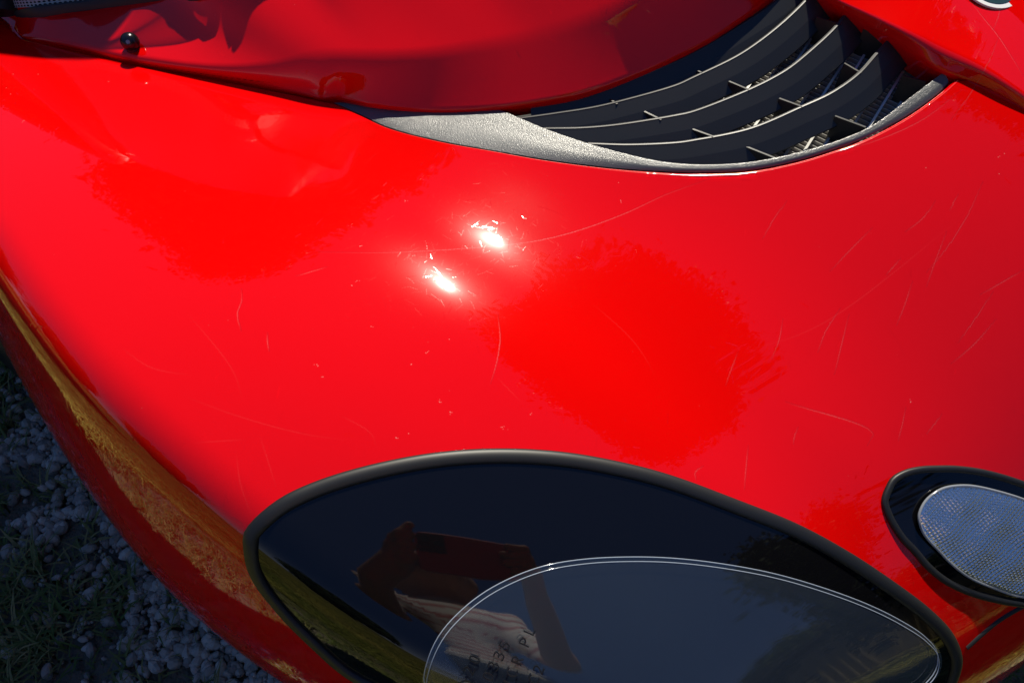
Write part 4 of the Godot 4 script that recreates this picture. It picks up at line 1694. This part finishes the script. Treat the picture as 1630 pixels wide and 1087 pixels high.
func pole() -> void:
	var p := thing("utility_pole", "weathered wooden utility pole with a cross arm", "utility pole")
	p.position = polar(108, 15.0)
	var m := MB.new()
	m.tube(PackedVector3Array([Vector3(0, -0.2, 0), Vector3(0, 4, 0), Vector3(0, 8, 0)]), [0.14, 0.125, 0.11], 12)
	obj("post", m.mesh(), mat(0.22, 0.18, 0.13, 0.9), p)
	m = MB.new()
	m.box(Transform3D(Basis(Vector3.UP, 0.4), Vector3(0, 7.4, 0)), Vector3(1.6, 0.1, 0.1))
	obj("cross_arm", m.mesh(), mat(0.2, 0.16, 0.12, 0.9), p)

# ------------------------------------------------------------------ the person who holds the camera
func field(p: Vector3, bones: Array, k: float) -> float:
	var d := 1e9
	for b in bones:
		var a: Vector3 = b[0]
		var ab: Vector3 = b[1]
		var w := p - a
		var t := clampf(w.dot(ab) * b[2], 0.0, 1.0)
		var e: float = (w - ab * t).length() - lerpf(b[3], b[4], t)
		if d > 1e8:
			d = e
		else:
			var h := maxf(k - absf(d - e), 0.0) / k
			d = minf(d, e) - h * h * k * 0.25
	return d

func nets(m: MB, bones_in: Array, cell: float, k: float, color: Callable) -> void:
	var bones := []
	for b in bones_in:
		var ab: Vector3 = b[1] - b[0]
		bones.append([b[0], ab, 1.0 / maxf(ab.length_squared(), 1e-9), b[2], b[3]])
	var val := {}
	for b in bones:
		var r: float = maxf(b[3], b[4]) + cell * 1.8
		var steps := int(ceil(b[1].length() / (r * 0.7))) + 1
		for s in steps + 1:
			var c: Vector3 = b[0] + b[1] * (float(s) / steps)
			var lo := Vector3i(((c - Vector3.ONE * r) / cell).floor())
			var hi := Vector3i(((c + Vector3.ONE * r) / cell).ceil())
			for z in range(lo.z, hi.z + 1):
				for y in range(lo.y, hi.y + 1):
					for x in range(lo.x, hi.x + 1):
						var key := Vector3i(x, y, z)
						if not val.has(key):
							val[key] = field(Vector3(key) * cell, bones, k)
	var made := {}
	var corners := []
	for i in 8:
		corners.append(Vector3i(i & 1, (i >> 1) & 1, (i >> 2) & 1))
	for key in val:
		var v := []
		var any := false
		var full := true
		for o in corners:
			if not val.has(key + o):
				full = false
				break
			v.append(val[key + o])
		if not full:
			continue
		var first: bool = v[0] < 0.0
		for i in 8:
			if (v[i] < 0.0) != first:
				any = true
		if not any:
			continue
		var sum := Vector3.ZERO
		var cnt := 0
		for i in 8:
			for ax in 3:
				var j := i | (1 << ax)
				if j != i and (v[i] < 0.0) != (v[j] < 0.0):
					sum += Vector3(corners[i]).lerp(Vector3(corners[j]), v[i] / (v[i] - v[j]))
					cnt += 1
		var g := Vector3(v[1] + v[3] + v[5] + v[7] - v[0] - v[2] - v[4] - v[6], v[2] + v[3] + v[6] + v[7] - v[0] - v[1] - v[4] - v[5], v[4] + v[5] + v[6] + v[7] - v[0] - v[1] - v[2] - v[3])
		var p := (Vector3(key) + sum / cnt) * cell
		made[key] = m.add(p, g.normalized(), Vector2.ZERO)
		m.c.append((color as Callable).call(p))
	for key in made:
		for ax in 3:
			var u := Vector3i.ZERO
			var w := Vector3i.ZERO
			var e := Vector3i.ZERO
			e[ax] = 1
			u[(ax + 1) % 3] = 1
			w[(ax + 2) % 3] = 1
			if (val[key] < 0.0) != (val.get(key + e, val[key]) < 0.0):
				if made.has(key - u) and made.has(key - w) and made.has(key - u - w):
					m.quad(made[key], made[key - u], made[key - u - w], made[key - w])

func photographer() -> void:
	var R := Vector3(1, 0, 0)
	var U := Vector3(0, cos(deg_to_rad(52)), -sin(deg_to_rad(52)))
	var B := Vector3(0, sin(deg_to_rad(52)), cos(deg_to_rad(52)))
	var C := Vector3(0, 1.02, 0)
	var hold := func(x: float, y: float, z: float) -> Vector3: return C + R * x + U * y + B * z
	var ph := thing("phone", "dark red phone held level in both hands above the headlight", "phone")
	ph.transform = Transform3D(Basis(R, U, B), C + R * 0.056 - U * 0.020 + B * 0.0125)
	var m := MB.new()
	# rounded slab
	var rows := []
	for k in 2:
		for q in 2:
			var inset: float = 0.0015 if q == k else 0.0
			var zz: float = -0.0045 if k == 0 else 0.0045
			if q != k:
				zz *= 0.6
			var row := PackedVector3Array()
			for c in 4:
				for s in 6:
					var a := PI / 2 * c + PI / 2 * s / 5.0
					var ctr := Vector3([1, -1, -1, 1][c] * 0.065, [1, 1, -1, -1][c] * 0.027, 0)
					row.append(ctr + Vector3(cos(a), sin(a), 0) * (0.011 - inset) + Vector3(0, 0, zz))
			rows.append(row)
	m.sheet(rows, Vector3.ZERO, true, false)
	for e in [0, 3]:
		var ctr := m.add(Vector3(0, 0, -0.0045 if e == 0 else 0.0045), Vector3(0, 0, -1 if e == 0 else 1))
		var f := m.v.size()
		for p in rows[e]:
			m.add(p, Vector3(0, 0, -1 if e == 0 else 1))
		for k in 24:
			m.tri(ctr, f + k, f + (k + 1) % 24)
	obj("case", m.mesh(), mat(0.50, 0.03, 0.045, 0.4), ph)
	m = MB.new()
	m.box(Transform3D(Basis(), Vector3(-0.056, 0.016, -0.0055)), Vector3(0.034, 0.036, 0.003))
	var isl := obj("camera_island", m.mesh(), mat(0.02, 0.02, 0.022, 0.3), ph)
	for q in [Vector2(-0.064, 0.024), Vector2(-0.064, 0.008), Vector2(-0.048, 0.016)]:
		m = MB.new()
		m.tube(PackedVector3Array([Vector3(q.x, q.y, -0.0068), Vector3(q.x, q.y, -0.0078)]), 0.0062, 16)
		obj("camera_lens", m.mesh(), mat(0.01, 0.01, 0.013, 0.08), isl)
	m = MB.new()
	m.box(Transform3D(Basis(), Vector3(0, 0, 0.0048)), Vector3(0.142, 0.068, 0.0012))
	obj("screen", m.mesh(), mat(0.02, 0.02, 0.025, 0.05), ph)
	# person
	var pr := thing("person", "person in a white shirt with red stripes leaning over the headlight, holding a phone", "person")
	var skin := Color(0.56, 0.31, 0.22)
	var white := Color(0.72, 0.70, 0.68)
	var stripe := Color(0.42, 0.05, 0.05)
	var jeans := Color(0.05, 0.07, 0.12)
	var wl: Vector3 = hold.call(-0.075, -0.085, 0.055)
	var wr: Vector3 = hold.call(0.170, -0.085, 0.055)
	var sl := Vector3(-0.13, 1.41, 0.50)
	var sr := Vector3(0.24, 1.41, 0.50)
	var el := Vector3(-0.17, 1.04, 0.36)
	var er := Vector3(0.285, 1.04, 0.36)
	var body_bones := [
		[Vector3(0.055, 0.95, 0.60), Vector3(0.055, 1.12, 0.58), 0.145, 0.135], [Vector3(0.055, 1.12, 0.58), Vector3(0.055, 1.34, 0.52), 0.135, 0.150],
		[Vector3(-0.02, 1.36, 0.51), Vector3(0.13, 1.36, 0.51), 0.12, 0.12], [sl, sr, 0.065, 0.065], [Vector3(0.055, 1.38, 0.50), Vector3(0.055, 1.50, 0.45), 0.062, 0.055],
		[Vector3(0.055, 1.60, 0.40), Vector3(0.055, 1.56, 0.36), 0.088, 0.074], [Vector3(0.055, 1.63, 0.44), Vector3(0.055, 1.63, 0.43), 0.092, 0.09], [Vector3(0.055, 1.575, 0.31), Vector3(0.055, 1.55, 0.295), 0.012, 0.016],
		[Vector3(-0.035, 1.59, 0.42), Vector3(-0.04, 1.61, 0.43), 0.014, 0.018], [Vector3(0.145, 1.59, 0.42), Vector3(0.15, 1.61, 0.43), 0.014, 0.018],
		[sl, el, 0.056, 0.044], [sr, er, 0.056, 0.044], [el, wl, 0.042, 0.027], [er, wr, 0.042, 0.027],
		[Vector3(-0.04, 0.93, 0.60), Vector3(-0.07, 0.50, 0.60), 0.092, 0.060], [Vector3(0.15, 0.93, 0.60), Vector3(0.18, 0.50, 0.60), 0.092, 0.060],
		[Vector3(-0.07, 0.50, 0.60), Vector3(-0.08, 0.09, 0.66), 0.058, 0.040], [Vector3(0.18, 0.50, 0.60), Vector3(0.19, 0.09, 0.66), 0.058, 0.040],
		[Vector3(-0.08, 0.045, 0.68), Vector3(-0.09, 0.03, 0.50), 0.045, 0.036], [Vector3(0.19, 0.045, 0.68), Vector3(0.20, 0.03, 0.50), 0.045, 0.036]]
	var shade := func(p: Vector3) -> Color:
		if p.y < 0.085: return Color(0.03, 0.03, 0.03)
		if p.y < 0.93: return jeans
		if p.y > 1.46: return skin
		var short := minf((p - el).length(), (p - er).length())
		if p.z < 0.33 or short < 0.07: return skin
		return stripe if fposmod(p.y * 22.0, 1.0) < 0.22 else white
	var bm := MB.new()
	nets(bm, body_bones, 0.016, 0.045, shade)
	# hands: a grid of their own each
	for s in [-1.0, 1.0]:
		var cx := 0.056
		var edge := 0.078          # half the phone's length
		var w := wl if s < 0 else wr
		var h := []
		var palm: Vector3 = hold.call(cx + s * (edge + 0.022), -0.040, 0.026)
		h.append([w, palm, 0.024, 0.022])
		h.append([hold.call(cx + s * (edge + 0.024), -0.058, 0.030), hold.call(cx + s * (edge + 0.020), -0.010, 0.022), 0.017, 0.014])
		# four fingers round the end of the phone, tips on its back
		for f in 4:
			var y := 0.006 - f * 0.0175
			var reach: float = [0.018, 0.030, 0.026, 0.014][f] * (0.55 if s < 0 else 1.0)
			var knuckle: Vector3 = hold.call(cx + s * (edge + 0.020), y, 0.020)
			var mid: Vector3 = hold.call(cx + s * (edge + 0.013), y + 0.004, 0.006)
			var tip: Vector3 = hold.call(cx + s * (edge - 0.004 - reach * (1.0 if s > 0 else 0.0)), y + 0.006, 0.0035)
			if s < 0:
				tip = hold.call(cx + s * (edge + 0.002), y + 0.012 + 0.004 * (3 - f), 0.0075)
			h.append([knuckle, mid, 0.0092, 0.0084])
			h.append([mid, tip, 0.0084, 0.0070])
		# thumb on the screen side
		h.append([hold.call(cx + s * (edge + 0.018), -0.050, 0.032), hold.call(cx + s * (edge - 0.004), -0.030, 0.032), 0.013, 0.010])
		h.append([hold.call(cx + s * (edge - 0.004), -0.030, 0.032), hold.call(cx + s * (edge - 0.024), -0.016, 0.028), 0.010, 0.0085])
		nets(bm, h, 0.0035, 0.006, func(_p: Vector3) -> Color: return skin)
	var sm := mat(1, 1, 1, 0.65, 0.0, 0.4)
	sm.vertex_color_use_as_albedo = true
	obj("body", bm.mesh(), sm, pr)
	m = MB.new()
	m.ball(Vector3(0.055, 1.655, 0.455), Vector3(0.100, 0.085, 0.100), 14)
	obj("hair", m.mesh(), mat(0.03, 0.02, 0.015, 0.6), pr)
	for s in [-1.0, 1.0]:
		m = MB.new()
		m.ball(Vector3(0.055 + s * 0.032, 1.592, 0.322), Vector3.ONE * 0.011, 8)
		obj("eye", m.mesh(), mat(0.6, 0.58, 0.55, 0.2), pr)
